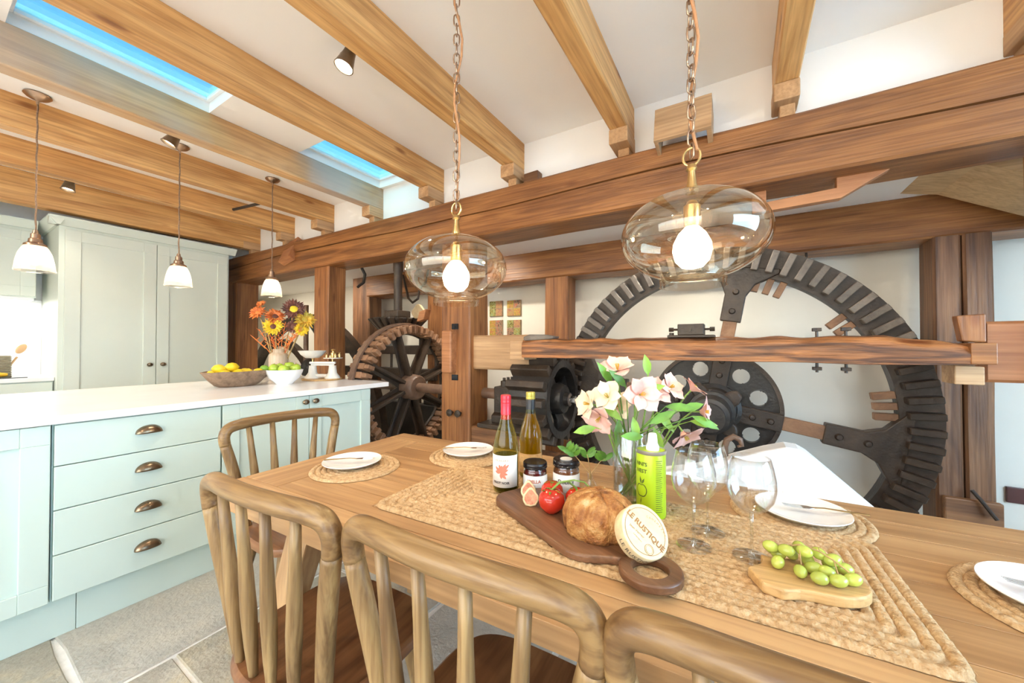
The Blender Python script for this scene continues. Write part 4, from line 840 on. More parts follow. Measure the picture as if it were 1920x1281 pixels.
# ================================================================== CHAIRS
def make_chair(lab):
    t = thing('spindle_chair', lab, 'chair', group='spindle back chairs round the table')
    mb = MB(); n = 48; lay = [(.405, .90), (.412, .98), (.428, 1), (.440, .985), (.4455, .95), (.440, .70), (.4365, .35), (.436, .0)]; vs = []
    for z, k in lay:
        for j in range(n):
            a = 2*PI*j/n; ex = .55 if math.sin(a) > 0 else .75; q = lambda v: math.copysign(abs(v)**ex, v)
            vs.append((.215*k*q(math.cos(a)), .205*k*q(math.sin(a)), z))
    mb.add(vs, [(i*n+j, i*n+(j+1) % n, (i+1)*n+(j+1) % n, (i+1)*n+j) for i in range(len(lay)-1) for j in range(n)]+[tuple(range(n-1, -1, -1))])
    mb.build('seat', 'seat', t, 'yes')
    for sx in (-1, 1):
        for sy, y0, y1 in ((1, .13, .17), (-1, -.13, -.20)):
            MB().tube([(sx*.20, y1, 0), (sx*.185, y1*.97, .12), (sx*.155, y0*1.03, .34), (sx*.15, y0, .42)], [.0125, .017, .021, .018], 16).build('leg', 'ch_z', t, 'yes')
    # two turned posts and a bent top rail with rounded corners
    def smooth(P, rr):
        S2 = []; R2 = []
        for i in range(len(P)-1):           # Catmull-Rom
            p0, p1, p2, p3 = [Vector(P[max(0, min(len(P)-1, i+k))]) for k in (-1, 0, 1, 2)]
            for q in range(4):
                u = q/4; S2.append(.5*((2*p1)+(p2-p0)*u+(2*p0-5*p1+4*p2-p3)*u*u+(3*p1-p0-3*p2+p3)*u**3)); R2.append(rr[i]+(rr[i+1]-rr[i])*u)
        S2.append(Vector(P[-1])); R2.append(rr[-1]); return S2, R2
    for sx in (-1, 1):
        a_, b_ = smooth([(sx*.165, -.145, .43), (sx*.185, -.155, .55), (sx*.215, -.170, .70), (sx*.2365, -.178, .79)], [.0165, .0195, .0205, .0195])
        MB().tube(a_, b_, 16).build('back_post', 'ch_z', t, 'all')
    P = [(-.2365, -.178, .788), (-.240, -.180, .822), (-.232, -.183, .846), (-.212, -.187, .860), (-.17, -.194, .866), (-.10, -.204, .869), (0, -.210, .870)]; rr = [.0198, .0205, .0215, .0225, .0225, .0225, .0225]
    a_, b_ = smooth(P+[(-x, y, z) for x, y, z in P[-2::-1]], rr+rr[-2::-1])
    MB().tube(a_, b_, 18).build('top_rail', 'ch_x', t, 'all')
    for i in range(4):
        xb, xt = -.105+.07*i, -.147+.098*i; yb, yt = -.172-.006*(1 if i in (1, 2) else 0), -.196-.008*(1 if i in (1, 2) else 0); pts = []; rd = []
        for q, r in ((0, .0095), (.06, .0105), (.2, .0145), (.38, .0170), (.55, .0155), (.75, .0125), (1, .0105)):
            pts.append((xb+(xt-xb)*q, yb+(yt-yb)*q, .43+(.862-.43)*q)); rd.append(r)
        MB().tube(pts, rd, 14).build('spindle', 'ch_z', t, 'all')
    return t
ch = make_chair('spindle chair nearest the island on the near side of the table')
ch.location = (-.932, .615, 0); ch.rotation_euler = (0, 0, R(3))
dup(ch, (-.402, .645, 0), R(1), 'spindle chair in the middle of the near side')
dup(ch, (.095, .668, 0), R(4), 'spindle chair cut off by the bottom edge of the picture')
dup(ch, (-1.62, .935, 0), R(-93), 'spindle chair at the table head beside the island drawers')

# ================================================================== ON THE TABLE
def braid(mb, path, w, h, pitch, z, closed=True, cs=7, seg=.0055):
    L = [0]; n = len(path)
    for i in range(n if closed else n-1): L.append(L[-1]+math.dist(path[i], path[(i+1) % n]))
    tot = L[-1]; k = max(8, int(tot/seg)); pitch = tot/max(1, round(tot/pitch)); vs = []; j = 0; step = tot/k; rows_ = k if closed else k+1
    pts = []
    for i in range(rows_):
        d = min(i*step, tot-1e-9)
        while L[j+1] < d: j += 1
        a, b_ = path[j % n], path[(j+1) % n]; u = (d-L[j])/max(1e-9, L[j+1]-L[j]); pts.append((a[0]+(b_[0]-a[0])*u, a[1]+(b_[1]-a[1])*u, d))
    for i in range(rows_):
        p, q = pts[(i-1) % rows_], pts[(i+1) % rows_]; 
        tx, ty = q[0]-p[0], q[1]-p[1]; l = math.hypot(tx, ty) or 1; nx, ny = -ty/l, tx/l
        for c_ in range(cs):
            u = -1+2*c_/(cs-1); d = pts[i][2]
            lob = abs(math.sin(PI*(d/pitch+.45*abs(u)))); e = math.sqrt(max(0, 1-abs(u)**2.4))
            hh = h*e*(.62+.38*lob); ww = w/2*(1+.10*(lob-.5)); jx = random.uniform(-.0005, .0005)
            vs.append((pts[i][0]+nx*u*ww+jx, pts[i][1]+ny*u*ww+jx, z+hh+random.uniform(-.0004, .0006)*e))
    mb.add(vs, [(i*cs+c_, ((i+1) % rows_)*cs+c_, ((i+1) % rows_)*cs+c_+1, i*cs+c_+1) for i in range(rows_ if closed else rows_-1) for c_ in range(cs-1)])
def make_mat():
    mb = MB(); Rm, w = .158, .0195; k = int(Rm/w)
    for i in range(k):
        r = Rm-w*(i+.5)
        if r < .008: break
        braid(mb, [(r*math.cos(2*PI*q/64), r*math.sin(2*PI*q/64)) for q in range(64)], w*1.06, .0085, .017, .0015)
    mb.lathe([(0, 0), (Rm-.004, 0), (Rm-.004, .003), (0, .003)], 48)
    return mb
mt = tag(make_mat().build('jute_placemat', 'jute', None, 'all'), 'round jute placemat at the near left corner of the table', 'placemat', 'round jute placemats')
mt.location = (-1.235, .905, TZ)
def mcopy(src, loc, lab, rz=0):
    o = src.copy(); C.objects.link(o); o.location = loc; o.rotation_euler = (0, 0, rz); o['label'] = lab; return o
mcopy(mt, (-.965, 1.242, TZ), 'round jute placemat behind the red capped wine bottle', 1)
mcopy(mt, (.135, 1.275, TZ), 'round jute placemat behind the wine glasses', 2)
mcopy(mt, (.505, 1.045, TZ), 'round jute placemat cut by the right edge', 3)
pp = [(0, .0), (.066, 0), (.07, .003), (.098, .012), (.105, .0175), (.1045, .0195), (.096, .0165), (.070, .008), (0, .0065)]
pt = tag(MB().lathe(pp, 56).build('side_plate', 'plate', None, 'yes'), 'white side plate on the near left placemat', 'plate', 'white side plates'); MZ = TZ+.0095
pt.location = (-1.258, .905, MZ)
mcopy(pt, (-.975, 1.255, MZ), 'white side plate behind the red capped wine bottle')
mcopy(pt, (.142, 1.262, MZ), 'white side plate behind the right wine glass')
mcopy(pt, (.488, 1.055, MZ), 'white side plate cut by the right edge')
def make_fork(lab):
    t = thing('steel_fork', lab, 'fork', group='forks on the side plates')
    MB().tube([(-.095, 0, .001), (-.05, 0, .003), (0, 0, .006), (.025, 0, .004)], [.0042, .0036, .0028, .0028], 8, flat=.5).build('handle', 'brass', t, 'yes')
    MB().prism([(.022, -.003), (.034, -.0095), (.050, -.0105), (.050, .0105), (.034, .0095), (.022, .003)], .0025, .0042).build('head', 'steel', t, bev=.0006)
    for i in range(4):
        y = -.0088+.00587*i; MB().tube([(.049, y, .0033), (.070, y, .0028), (.092, y*.95, .0055)], [.0015, .0014, .0007], 6).build('tine', 'steel', t, 'yes')
    return t
fk = make_fork('steel fork on the near left side plate'); FZ = MZ+.0195
fk.location = (-1.262, .897, FZ); fk.rotation_euler = (0, 0, R(34))
dup(fk, (-.985, 1.245, FZ), R(27), 'steel fork on the plate behind the red capped bottle')
dup(fk, (.19, 1.265, FZ), R(193), 'steel fork on the plate behind the wine glasses')
dup(fk, (.505, 1.060, FZ), R(183), 'steel fork on the plate at the right edge')
# runner
mb = MB(); RX, RY, w = .592, .212, .0205
for i in range(int(RY/w)):
    a, b_ = RX-w*(i+.5), RY-w*(i+.5); c_ = max(.002, .03-.004*i); c_ = min(c_, b_*.9); path = []
    for cx, cy, a0 in ((a-c_, b_-c_, 0), (-a+c_, b_-c_, 90), (-a+c_, -b_+c_, 180), (a-c_, -b_+c_, 270)):
        path += [(cx+c_*math.cos(R(a0+90*q/5)), cy+c_*math.sin(R(a0+90*q/5))) for q in range(6)]
    braid(mb, path, w*1.07, .0105, .017, .0015)
mb.box((-RX+.006, -RY+.006, 0), (RX-.006, RY-.006, .003))
for i in range(160):        # loose fibres
    s = random.choice((-1, 1)); x, y = (random.uniform(-RX, RX), s*RY) if random.random() < .7 else (s*RX, random.uniform(-RY, RY))
    d = Vector((random.uniform(-.012, .012), random.uniform(-.012, .012), random.uniform(0, .004))); mb.tube([(x, y, .004), Vector((x, y, .003))+d], [.0006, .0002], 3)
rn = tag(mb.build('jute_runner', 'jute', None, 'all'), 'rectangular braided jute runner along the middle of the table', 'table runner'); rn.location = (-.318, .945, TZ); rn.rotation_euler = (0, 0, R(2.2))
NZ = TZ+.0105
def az(p): return math.atan2(-p[1], -p[0])
def printed(parent, name, mat, items, r, ang, c, off=.0006):
    mb = MB()
    for txt, size, dx, z, bold, sh in items:
        vs, fs = text_geo(txt, size, bold, sh); mb.add(wrap([(v.x+dx, v.y) for v in vs], r+off, ang, z, c), fs)
    return mb.build(name, mat, parent)
def label_band(parent, name, mat, r, ang, half, z0, z1, c=(0, 0), n=24):
    mb = MB(); vs = []
    for i in range(n+1):
        a = ang-half+2*half*i/n; vs += [(c[0]+r*math.cos(a), c[1]+r*math.sin(a), z0), (c[0]+r*math.cos(a), c[1]+r*math.sin(a), z1)]
    mb.add(vs, [(2*i, 2*i+2, 2*i+3, 2*i+1) for i in range(n)]); o = mb.build(name, mat, parent, 'all')
    md = o.modifiers.new('t', 'SOLIDIFY'); md.thickness = .0006; md.offset = 1; return o
def bottle(p, foil, top, lab, liq, fill, H=.297, r=.0395):
    t = thing('wine_bottle', lab, 'bottle', p); k = H/.297
    MB().shell([(0, .006), (r*.8, .001), (r*.96, .004), (r, .012), (r, .125*k), (r*.97, .145*k), (r*.80, .175*k), (r*.52, .208*k), (.0165, .228*k), (.0148, .25*k), (.0148, .29*k)], 40).build('glass', 'bottle', t, 'all')
    pr = [(0, .008), (r*.9, .010), (r*.94, .02), (r*.94, .12*k)]
    pr = [q for q in pr if q[1] < fill] + ([(r*.91, .145*k), (r*.74, .175*k), (r*.47, .208*k), (.0125, .235*k)] if fill > .2 else [(r*.94, fill)])
    MB().lathe(pr+[(0, pr[-1][1])], 32).build('wine', liq, t, 'yes')
    MB().lathe([(.0158, .222*k), (.0160, .275*k), (.0152, .276*k)], 28).build('foil', foil, t, 'yes')
    MB().lathe([(.0160, .272*k), (.0164, .274*k), (.0164, .277*k), (.0158, .279*k), (.0163, .283*k), (.0163, H-.003), (.015, H), (0, H)], 28).build('screw_cap', top, t, 'yes')
    return t
p1 = (-.622, .99, NZ); t = bottle(p1, 'redfoil', 'redfoil', 'red capped wine bottle with white leaf label', 'wine', .112)
a1 = az(p1)-.25
label_band(t, 'label', 'label', .0400, a1, 1.28, .022, .118)
printed(t, 'label_text', 'ink', [('PINOT NOIR', .0095, -.006, .036, True, 0)], .0408, a1, (0, 0))
printed(t, 'label_name', 'cork', [('AKARAKA', .0098, -.003, .103, False, 0)], .0408, a1, (0, 0))
mb = MB()
for q, (ang, L) in enumerate(((60, .030), (100, .024), (135, .024), (25, .024), (-10, .020), (170, .018), (-45, .022), (-80, .016), (80, .022), (45, .034))):
    d = Vector((math.cos(R(ang)), math.sin(R(ang)))); n_ = Vector((-d.y, d.x)); o = Vector((-.006, .066)); w_ = .0046
    pts = [o+d*L*1.1*(k/8)+n_*w_*math.sin(PI*k/8)**.8*s_ for k in range(9) for s_ in (-1, 1)]; mb.add(wrap([(v.x, v.y) for v in pts], .0410, a1, 0), [(2*k, 2*k+1, 2*k+3, 2*k+2) for k in range(8)])
mb.build('leaf_print', 'inkred', t)
p2 = (-.618, 1.145, NZ-.0); t = bottle(p2, 'blackfoil', 'goldfoil', 'white wine bottle with black neck foil and gold cap', 'wineg', .27, .290, .040)
label_band(t, 'label', 'olivew', .0405, az(p2), 1.2, .02, .085)
# jam jars
def jar(p, r, H, fillm, lab, words, inkm, sticker):
    t = thing('jam_jar', lab, 'jar', p, group='jars behind the tomatoes'); a = az(p)
    MB().shell([(0, .002), (r*.9, 0), (r, .006), (r, H*.66), (r*.97, H*.72), (r*.88, H*.77), (r*.88, H*.84)], 36).build('glass', 'clear', t, 'all')
    MB().lathe([(0, .003), (r*.88, .003), (r*.955, .008), (r*.955, H*.66), (r*.85, H*.76), (0, H*.76)], 32).build('preserve', fillm, t, 'yes')
    MB().lathe([(r*.97, H*.80), (r*1.0, H*.81), (r*1.02, H*.84), (r*.99, H*.86), (r*1.02, H*.89), (r*1.0, H*.97), (r*.94, H), (r*.82, H*.985), (0, H*.985)], 36).build('lid', 'lid', t, 'yes')
    label_band(t, 'label', 'label', r+.0006, a, 1.35, H*.06, H*.60)
    printed(t, 'label_text', inkm, words, r+.0012, a, (0, 0))
    if sticker: MB().lathe([(0, 0), (r*.46, 0), (r*.46, .0012), (0, .0012)], 24, c=(0, 0, H*.987)).build('lid_sticker', 'label', t)
    return t
jar((-.548, 1.045, NZ), .0375, .088, 'jam', 'dark jar of jam with a pink lettered label', [('JOELLA', .0135, -.004, .036, True, 0), ('JAM', .006, -.004, .024, False, 0)], 'inkred', False)
jar((-.462, 1.09, NZ), .041, .098, 'chutney', 'taller jar of brown chutney with a sticker on its lid', [("Simon's", .017, -.004, .038, True, .35)], 'ink', True)
# bud vase with sprig
bv = thing('bud_vase', 'tiny clear bottle vase behind the bread', 'vase', (-.385, 1.095, NZ))
MB().shell([(0, .002), (.018, 0), (.021, .006), (.020, .03), (.010, .045), (.009, .062), (.012, .066)], 24).build('glass', 'clear', bv, 'all')
def leaf_add(mb, p, d, up, L, w_, curl=.15):
    d = Vector(d).normalized(); s = d.cross(Vector(up)).normalized(); n_ = s.cross(d); p = Vector(p); vs = []
    prof = ((0, .12), (.25, .8), (.5, 1), (.75, .7), (1, .02))
    for q, k in prof:
        c0 = p+d*L*q-n_*L*curl*q*q; vs += [c0-s*w_*k+n_*w_*.25*k, c0, c0+s*w_*k+n_*w_*.25*k]
    mb.add(vs, [(i*3+j, i*3+j+1, i*3+3+j+1, i*3+3+j) for i in range(4) for j in range(2)])
RV, FW = Vector((.8554, .518, 0)), Vector((-.518, .8554, 0)); UPV = Vector((0, 0, 1))
for si, (dx, dz, n_l) in enumerate(((-.075, .125, 14), (.05, .10, 11), (-.012, .115, 9))):
    t = thing('leafy_sprig', ['green leafy sprig arching left from the bud vase', 'green leafy sprig arching right from the bud vase', 'short upright leafy sprig in the bud vase'][si], 'sprig', (-.385, 1.095, NZ+.01))
    e = RV*dx+UPV*dz; pts = [Vector((0, 0, 0)), UPV*.05+e*.05, UPV*.03+e*.6, e+UPV*.0]; MB().tube(pts, [.0015, .0014, .0012, .0008], 6).build('stem', 'twig', t)
    for k in range(n_l):
        q = .35+.65*k/n_l; p = pts[2]*(1-(q-.3)/.7)+pts[3]*((q-.3)/.7) if q > .3 else pts[1]; sg = 1 if k % 2 else -1
        mb = MB(); leaf_add(mb, p, RV*(sg*.6+dx*4)+UPV*.5+FW*random.uniform(-.5, .5), -FW+UPV*.3, .034, .0075); mb.build('leaf', 'green', t, 'all')
# serving board and food
ang = R(-27); OB = Vector((-.575, .985, NZ)); BM = Matrix.Translation(OB) @ Matrix.Rotation(ang, 4, 'Z')
out = []
for cx, cy, a0, a1_, rr_ in ((.055, -.045, 270, 180, .055), (.055, .045, 180, 90, .055), (.33, .030, 90, 30, .07)):
    out += [(cx+rr_*math.cos(R(a0+(a1_-a0)*q/8)), cy+rr_*math.sin(R(a0+(a1_-a0)*q/8))) for q in range(9)]
out += [(.415, .035), (.43, .022)]+[(.43, -.022), (.415, -.035)]+[(.33+.07*math.cos(R(a)), -.030+.07*math.sin(R(a))) for a in range(-30, -91, -10)]
bd = thing('serving_board', 'dark walnut serving board with ring handle', 'board', OB, ang)
MB().prism(out, 0, .018).build('board', 'walnut', bd, bev=.005, seg=3)
rg = MB().ring((.478, 0, 0), .034, .060, 0.0, .018, 'z', 56).build('ring_handle', 'walnut', bd, 'yes', bev=.004)
BZ = NZ+.018
def onb(u, v, z=0): return BM @ Vector((u, v, .018+z))
# bread
p = Vector((-.285, .868, BZ)); mb = MB(); n, m_n = 96, 30; vs = []
for i in range(m_n+1):
    f = i/m_n; ph = -.30+(PI/2+.30)*f
    for j in range(n):
        a = 2*PI*j/n; lobe = abs(math.sin(4*a+.5)); k = 1+.10*(lobe**.45-.75)*math.cos(ph)
        r = .083*math.cos(ph)**.75*k if ph < PI/2-.001 else 0; z = .034+.058*math.sin(ph)*(1-.10*(1-lobe)**3) if ph > 0 else .034+.105*math.sin(ph)
        nn = noise.noise(Vector((r*math.cos(a)*40, r*math.sin(a)*40, z*40)))*.0022; vs.append((p.x+(r+nn)*math.cos(a), p.y+(r+nn)*math.sin(a), p.z+max(0, z+nn-.003)))
mb.add(vs, [(i*n+j, i*n+(j+1) % n, (i+1)*n+(j+1) % n, (i+1)*n+j) for i in range(m_n) for j in range(n)]+[tuple(range(n-1, -1, -1))])
tag(mb.build('bread_loaf', 'bread', None, 'all'), 'round golden crusty loaf of bread on the walnut board', 'bread')
for i, (x, y, r, lab) in enumerate(((-.418, .885, .034, 'front tomato, the largest red one on the board'), (-.445, .950, .031, 'red tomato in front of the jam jar'), (-.372, .950, .029, 'red tomato on the vine beside the loaf'))):
    t = thing('tomato', lab, 'tomato', (x, y, BZ), group='tomatoes on the board')
    MB().lathe([(0, 0), (r*.5, .001), (r*.9, r*.45), (r, r*.9), (r*.93, r*1.3), (r*.6, r*1.68), (r*.25, r*1.72), (0, r*1.62)], 36, mat=Matrix.Rotation(R(8*(i-1)), 4, 'X')).build('fruit', 'tomato', t, 'all')
    mb = MB()
    for k in range(5): leaf_add(mb, (0, 0, r*1.66), (math.cos(1.26*k), math.sin(1.26*k), .25), (0, 0, 1), r*.75, r*.11, .3)
    mb.build('calyx', 'green', t)
tag(MB().tube([(-.418, .885, BZ+.056), (-.405, .91, BZ+.072), (-.39, .935, BZ+.070), (-.372, .950, BZ+.049)], .0028, 8).tube([(-.400, .918, BZ+.072), (-.37, .925, BZ+.080), (-.345, .935, BZ+.076), (-.332, .94, BZ+.062)], [.0026, .0022, .002, .0018], 8).build('tomato_vine', 'stem', None, 'yes'), 'curved green vine stalk lying over the tomatoes', 'stalk')
for i, (x, y, lab) in enumerate(((-.482, .893, 'cut fig half at the front left of the board'), (-.512, .935, 'cut fig half behind the front one'))):
    d = Vector((-x, -y, .55)).normalized(); q = d.to_track_quat('Z', 'Y').to_matrix().to_4x4(); t = thing('fig_half', lab, 'fig', (x, y, BZ+.022), group='fig halves on the board')
    pts = [(0, -.022), (.014, -.019), (.022, -.006), (.021, .006), (.012, .018), (.004, .027)]; pr = [(a, b_) for a, b_ in pts]+[(-a, b_) for a, b_ in pts[:0:-1]]
    MB().prism(pr, -.016, 0, mat=q).build('skin', 'figs', t, bev=.006, seg=3)
    MB().prism([(a*.78, b_*.78-.001) for a, b_ in pr], 0, .0012, mat=q).build('flesh', 'figr', t)
# cheese box leaning on the loaf
cn = (RV*.30+UPV*.62-FW*.72).normalized(); cx_ = (RV*.58-UPV*.62-FW*.30); cx_ = (cx_-cn*cx_.dot(cn)).normalized(); cy_ = cn.cross(cx_)
cc = Vector((-.168, .812, BZ+.047)); CM = Matrix(((cx_.x, cy_.x, cn.x, cc.x), (cx_.y, cy_.y, cn.y, cc.y), (cx_.z, cy_.z, cn.z, cc.z), (0, 0, 0, 1)))
cb = thing('cheese_box', 'round wooden cheese box leaning against the loaf', 'cheese', cc); CM0 = Matrix.Translation(-cc) @ CM
MB().lathe([(0, -.030), (.054, -.030), (.0545, -.028), (.0545, -.002), (.053, 0), (0, 0)], 56, mat=CM0).build('box', 'cheese', cb, 'yes')
MB().ring((0, 0, 0), .0455, .0465, 0, .0005, 'z', 72).build('printed_circle', 'inkbrown', cb).matrix_local = CM0
def ctext(items, mat, name):
    mb = MB()
    for txt, size, dx, dy, bold, rot in items:
        vs, fs = text_geo(txt, size, bold); m = CM0 @ Matrix.Translation((dx, dy, .0006)) @ Matrix.Rotation(rot, 4, 'Z'); mb.add([m @ v for v in vs], fs)
    return mb.build(name, mat, cb)
ctext([('LE RUSTIQUE', .0166, -.0, .001, True, 0)], 'inkbrown', 'title_print')
arc = []
for i, ch_ in enumerate('CAMEMBERT'):
    a = R(128-9.2*i); arc.append((ch_, .0062, .040*math.cos(a)+.012, .036*math.sin(a), False, a-PI/2))
ctext(arc+[('Jean Verrier', .0075, -.012, -.016, False, .1), ('CAMEMBERT', .004, -.004, -.026, False, 0)], 'inkbrown', 'small_print')
MB().ring((.026, -.024, 0), .0095, .0103, 0, .0006, 'z', 32).ring((.026, -.024, 0), .0072, .0076, 0, .0006, 'z', 32).build('seal_print', 'inkbrown', cb).matrix_local = CM0
vs, fs = text_geo('LE RUSTIQUE', .0150, False); rimv = []
for v in vs:
    a = -PI/2+.35+v.x/.0550; rimv.append(CM0 @ Vector((.0550*math.cos(a), .0550*math.sin(a), -.0155+v.y)))
MB().add(rimv, fs).build('side_print', 'ink', cb)
# olive oil tin
po = (-.202, 1.052, NZ); ot = thing('olive_oil_tin', 'lime green olive oil tin with white spout', 'tin', po); ao = az(po)
MB().lathe([(0, 0), (.0365, 0), (.0375, .004), (.0375, .168), (.036, .172), (0, .172)], 48).build('body', 'tin', ot, 'yes')
MB().lathe([(.0378, .165), (.0388, .168), (.0388, .174), (.036, .175), (.035, .170), (0, .169)], 48).build('rim', 'tingrey', ot, 'yes')
MB().lathe([(0, .168), (.017, .168), (.017, .182), (.013, .19), (.011, .212), (.009, .216), (0, .216)], 24, c=(.004, .002, 0)).build('spout', 'white', ot, 'yes')
printed(ot, 'lettering', 'inkgreen', [("NNI'S", .0135, -.026, .140, True, 0), ('NEST', .0135, -.026, .122, True, 0)], .0376, ao, (0, 0))
mb = MB()
for i in range(26): e_ = random.uniform(.014, .02); mb.add(wrap([(.012+e_*k/6, .15-i*.0052+.0015*s_) for k in range(7) for s_ in (0, 1)], .0379, ao, 0), [(2*k, 2*k+1, 2*k+3, 2*k+2) for k in range(6)])
mb.build('fine_print', 'inkgreen', ot)
ap = []
for k in range(24):
    a = 2*PI*k/24; r = .017*(1-.25*math.exp(-((a-PI/2)/.35)**2)-.12*math.exp(-((a-1.5*PI)/.3)**2)); ap.append((r*math.cos(a)*.95-.026, r*math.sin(a)*1.1+.072))
mb = MB(); ctr = wrap([(-.026, .072)]+ap+[((x+.026)*.86-.026, (z-.072)*.86+.072) for x, z in ap], .0382, ao, 0)
mb.add(ctr, [(1+k, 1+(k+1) % 24, 25+(k+1) % 24, 25+k) for k in range(24)])
for (x0, z0, x1, z1, w_) in ((-.026, .086, -.030, .108, .003), (-.024, .088, -.017, .104, .003), (-.026, .054, -.028, .035, .0015)):
    d = Vector((x1-x0, z1-z0)); n_ = Vector((-d.y, d.x)).normalized()*w_; mb.add(wrap([(x0, z0), ((x0+x1)/2+n_.x, (z0+z1)/2+n_.y), (x1, z1), ((x0+x1)/2-n_.x, (z0+z1)/2-n_.y)], .0382, ao, 0), [(0, 1, 2, 3)])
mb.build('fruit_drawing', 'inkgreen', ot)
# glass vase with alstroemeria
VP = Vector((-.268, 1.098, NZ))
gv = thing('glass_vase', 'clear cylinder vase of pink flowers behind the green tin', 'vase', VP)
MB().lathe([(0, 0), (.046, 0), (.048, .004), (.049, .205), (.0475, .207), (.0462, .205), (.0455, .014), (0, .012)], 48).build('glass', 'solid', gv, 'yes')
MB().lathe([(0, .0125), (.045, .0125), (.0452, .095), (0, .095)], 40).build('water', 'water', gv, 'yes')
def petal(mb, m, L, w_, cup, back):
    vs = []
    for q, k in ((0, .18), (.2, .45), (.45, .85), (.7, 1), (.88, .75), (1, .22)):
        z = cup*math.sin(q*PI*.5)*(1-q*.35)-back*q*q
        for s in (-1, -.5, 0, .5, 1): vs.append(m @ Vector((L*q*(1-.10*abs(s)), s*w_*k, z+.22*w_*abs(s)*k+random.uniform(-.001, .001))))
    mb.add(vs, [(i*5+j, i*5+j+1, i*5+5+j+1, i*5+5+j) for i in range(5) for j in range(4)])
def bloom(u, z, dpt, aim, s, mat, lab, leaf=True):
    p = VP+RV*u+FW*dpt+UPV*z; t = thing('alstroemeria', lab, 'flower', p, group='alstroemeria in the glass vase')
    q = (RV*aim[0]+UPV*aim[1]-FW*aim[2]).to_track_quat('Z', 'Y').to_matrix().to_4x4()
    for k in range(6):
        mb = MB(); m = q @ Matrix.Rotation(R(60*k+random.uniform(-6, 6)), 4, 'Z') @ Matrix.Rotation(R(-34 if k % 2 else -44), 4, 'Y')
        petal(mb, m, s*1.18*(1 if k % 2 else .95), s*(.50 if k % 2 else .36), s*.16, s*.34); mb.build('petal', mat, t, 'all')
    mb = MB()
    for k in range(6):
        a = 1.05*k; mb.tube([(0, 0, 0), q @ Vector((.10*s*math.cos(a), .10*s*math.sin(a), s*.55))], [.0008, .0012], 4)
    mb.build('stamens', 'pgold', t)
    base = -RV*u*1.18-FW*dpt*1.0-UPV*(z-.02); neck = q @ Vector((0, 0, -s*.6))
    MB().tube([q @ Vector((0, 0, .004)), neck*.7, neck+base*.10, base*.52, base], [.0030, .0022, .0024, .0027, .0027], 8).build('stem', 'stem', t, 'yes')
    return t
BL = [(-.035, .375, .0, (-.2, .9, .5), .050, 'petal', 'pink alstroemeria bloom at the top of the bouquet'), (.012, .315, -.05, (.05, .25, 1), .052, 'petal', 'wide open pink alstroemeria facing the viewer in the middle'),
      (-.070, .305, -.03, (-.5, .5, .8), .046, 'petalc', 'cream alstroemeria upper left of the bouquet'), (-.118, .285, -.02, (-.9, .2, .5), .042, 'petalc', 'cream alstroemeria at the far left of the bouquet'),
      (-.092, .252, -.03, (-.6, -.4, .8), .045, 'petal', 'pink alstroemeria drooping low at the left'), (.065, .315, -.01, (.3, .6, .8), .044, 'petal', 'pink alstroemeria just right of the middle bloom'),
      (.112, .325, .01, (.5, .5, .8), .044, 'petal', 'pink alstroemeria upper right of the bouquet'), (.175, .320, .0, (.7, .8, .2), .040, 'petal', 'budding pink alstroemeria at the upper far right'),
      (.195, .262, -.01, (.9, .1, .6), .045, 'petal', 'pink alstroemeria at the far right of the bouquet'), (.128, .215, -.05, (.3, -.8, .7), .048, 'petal', 'pink alstroemeria hanging down over the wine glasses'),
      (-.03, .27, .03, (-.2, .3, .9), .042, 'petalc', 'pale cream alstroemeria inside the bouquet')]
BLT = [bloom(*a) for a in BL]
LV = [(-.055, .34, -.6, .9), (.035, .37, -.2, 1), (-.02, .335, -.5, .5), (.015, .325, .6, .2), (.09, .28, .9, .0), (.06, .22, .3, -1), (.13, .27, 1, .35), (.17, .235, 1, -.1), (.16, .255, 1, -.45), (-.11, .225, -1, -.15), (-.035, .24, -.1, -1), (.0, .25, .1, -.9), (.04, .235, 1, .6), (-.08, .28, .4, -.3), (.02, .20, -1, .1), (.075, .26, .5, -.6)]
for i, (u, z, dx, dz) in enumerate(LV):
    k = min(range(len(BL)), key=lambda q: (BL[q][0]-u)**2+(BL[q][1]-.05-z)**2); t = BLT[k]
    p = VP+RV*u+FW*random.uniform(-.05, .0)+UPV*z-t.location; mb = MB(); leaf_add(mb, p, RV*dx+UPV*dz-FW*.25, -FW+UPV*.4, random.uniform(.055, .08), .0125, .12)
    b0 = VP+UPV*.19+RV*u*.15-t.location; mb.tube([p, p.lerp(b0, .5), b0], .0014, 5); mb.build('leaf', 'green2' if i % 2 else 'green', t, 'all')
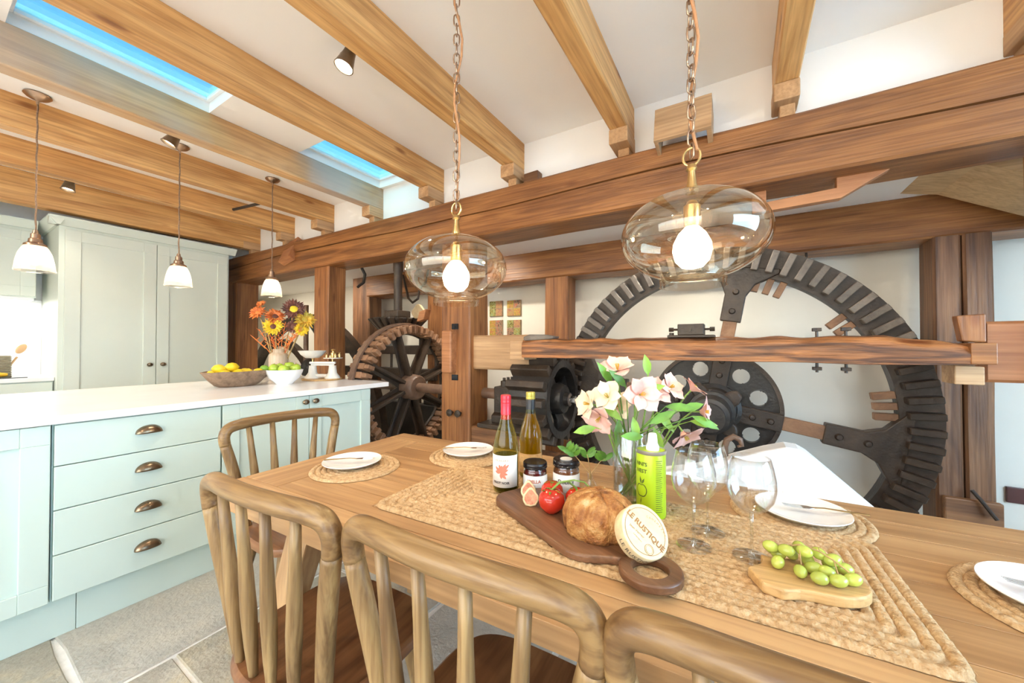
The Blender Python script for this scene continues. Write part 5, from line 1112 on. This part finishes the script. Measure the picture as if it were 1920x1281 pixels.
# wine glasses
def make_glass(lab):
    t = thing('wine_glass', lab, 'wine glass', group='empty wine glasses')
    pr = [(.0042, .092), (.014, .096), (.030, .108), (.042, .126), (.0465, .146), (.0455, .168), (.0405, .195), (.0360, .212), (.0352, .213), (.0396, .195), (.0446, .168), (.0456, .146), (.0410, .127), (.029, .1095), (.012, .098), (0, .0965)]
    MB().shell(pr, 48).build('bowl', 'clear', t, 'all')
    MB().lathe([(.0075, .004), (.0045, .010), (.0034, .03), (.0032, .07), (.0045, .093)], 20).build('stem', 'solid', t, 'all')
    MB().lathe([(0, 0), (.036, 0), (.037, .001), (.034, .002), (.012, .0042), (0, .0055)], 40).build('foot', 'clear', t, 'yes')
    return t
g = make_glass('wine glass at the left, standing nearest the cheese'); g.location = (-.088, .935, NZ)
dup(g, (-.066, 1.022, NZ), 0, 'wine glass behind the other two')
dup(g, (.022, .948, NZ), 0, 'wine glass at the right, before the far plate')
# grapes on a small board
GO = Vector((.118, .893, NZ)); gb = thing('small_board', 'small pale wooden board with short handle stub', 'board', GO, R(8))
ol = [(.082*math.cos(R(a)), .056*math.sin(R(a))) for a in range(-100, 131, 10)]+[(-.075, .052), (-.074, .030), (-.082, .012), (-.108, -.012), (-.092, -.060), (-.062, -.070), (-.035, -.058)]
MB().prism(ol, 0, .020).build('board', 'olivew', gb, bev=.004, seg=3)
gr_ = thing('grape_bunch', 'bunch of green grapes on the small board', 'grapes', GO+Vector((0, 0, .021)))
GP = [(-.055, -.005, .011), (-.052, .03, .012), (-.04, .012, .030), (-.03, .045, .012), (-.018, .03, .034), (-.022, -.02, .011), (.0, .005, .012), (-.005, .03, .013), (.012, .03, .030), (-.012, .012, .036), (.02, .0, .012), (.028, .035, .012), (.03, .015, .030), (.005, -.028, .011), (.032, -.022, .012), (.055, -.002, .011), (.05, .03, .012), (-.065, .018, .028), (-.06, .045, .013)]
for i, (x, y, z) in enumerate(GP):
    a = random.uniform(0, PI); q = Matrix.Rotation(a if i < 12 else .3, 4, 'Z') @ Matrix.Rotation(random.uniform(-.4, .4), 4, 'Y')
    MB().ball((x, y, z), (.0145, .0108, .0108), 18, 12, mat=q).build('grape', 'grape', gr_, 'all')
MB().tube([(-.05, .02, .03), (-.02, .015, .045), (.01, .012, .042), (.03, .005, .034), (.05, -.002, .022)], .0014, 6).tube([(.01, .012, .042), (.012, .03, .04)], .001, 5).tube([(.03, .005, .034), (.032, -.018, .022)], .001, 5).tube([(-.02, .015, .045), (-.02, -.015, .022)], .001, 5).build('stalk', 'twig', gr_, 'yes')
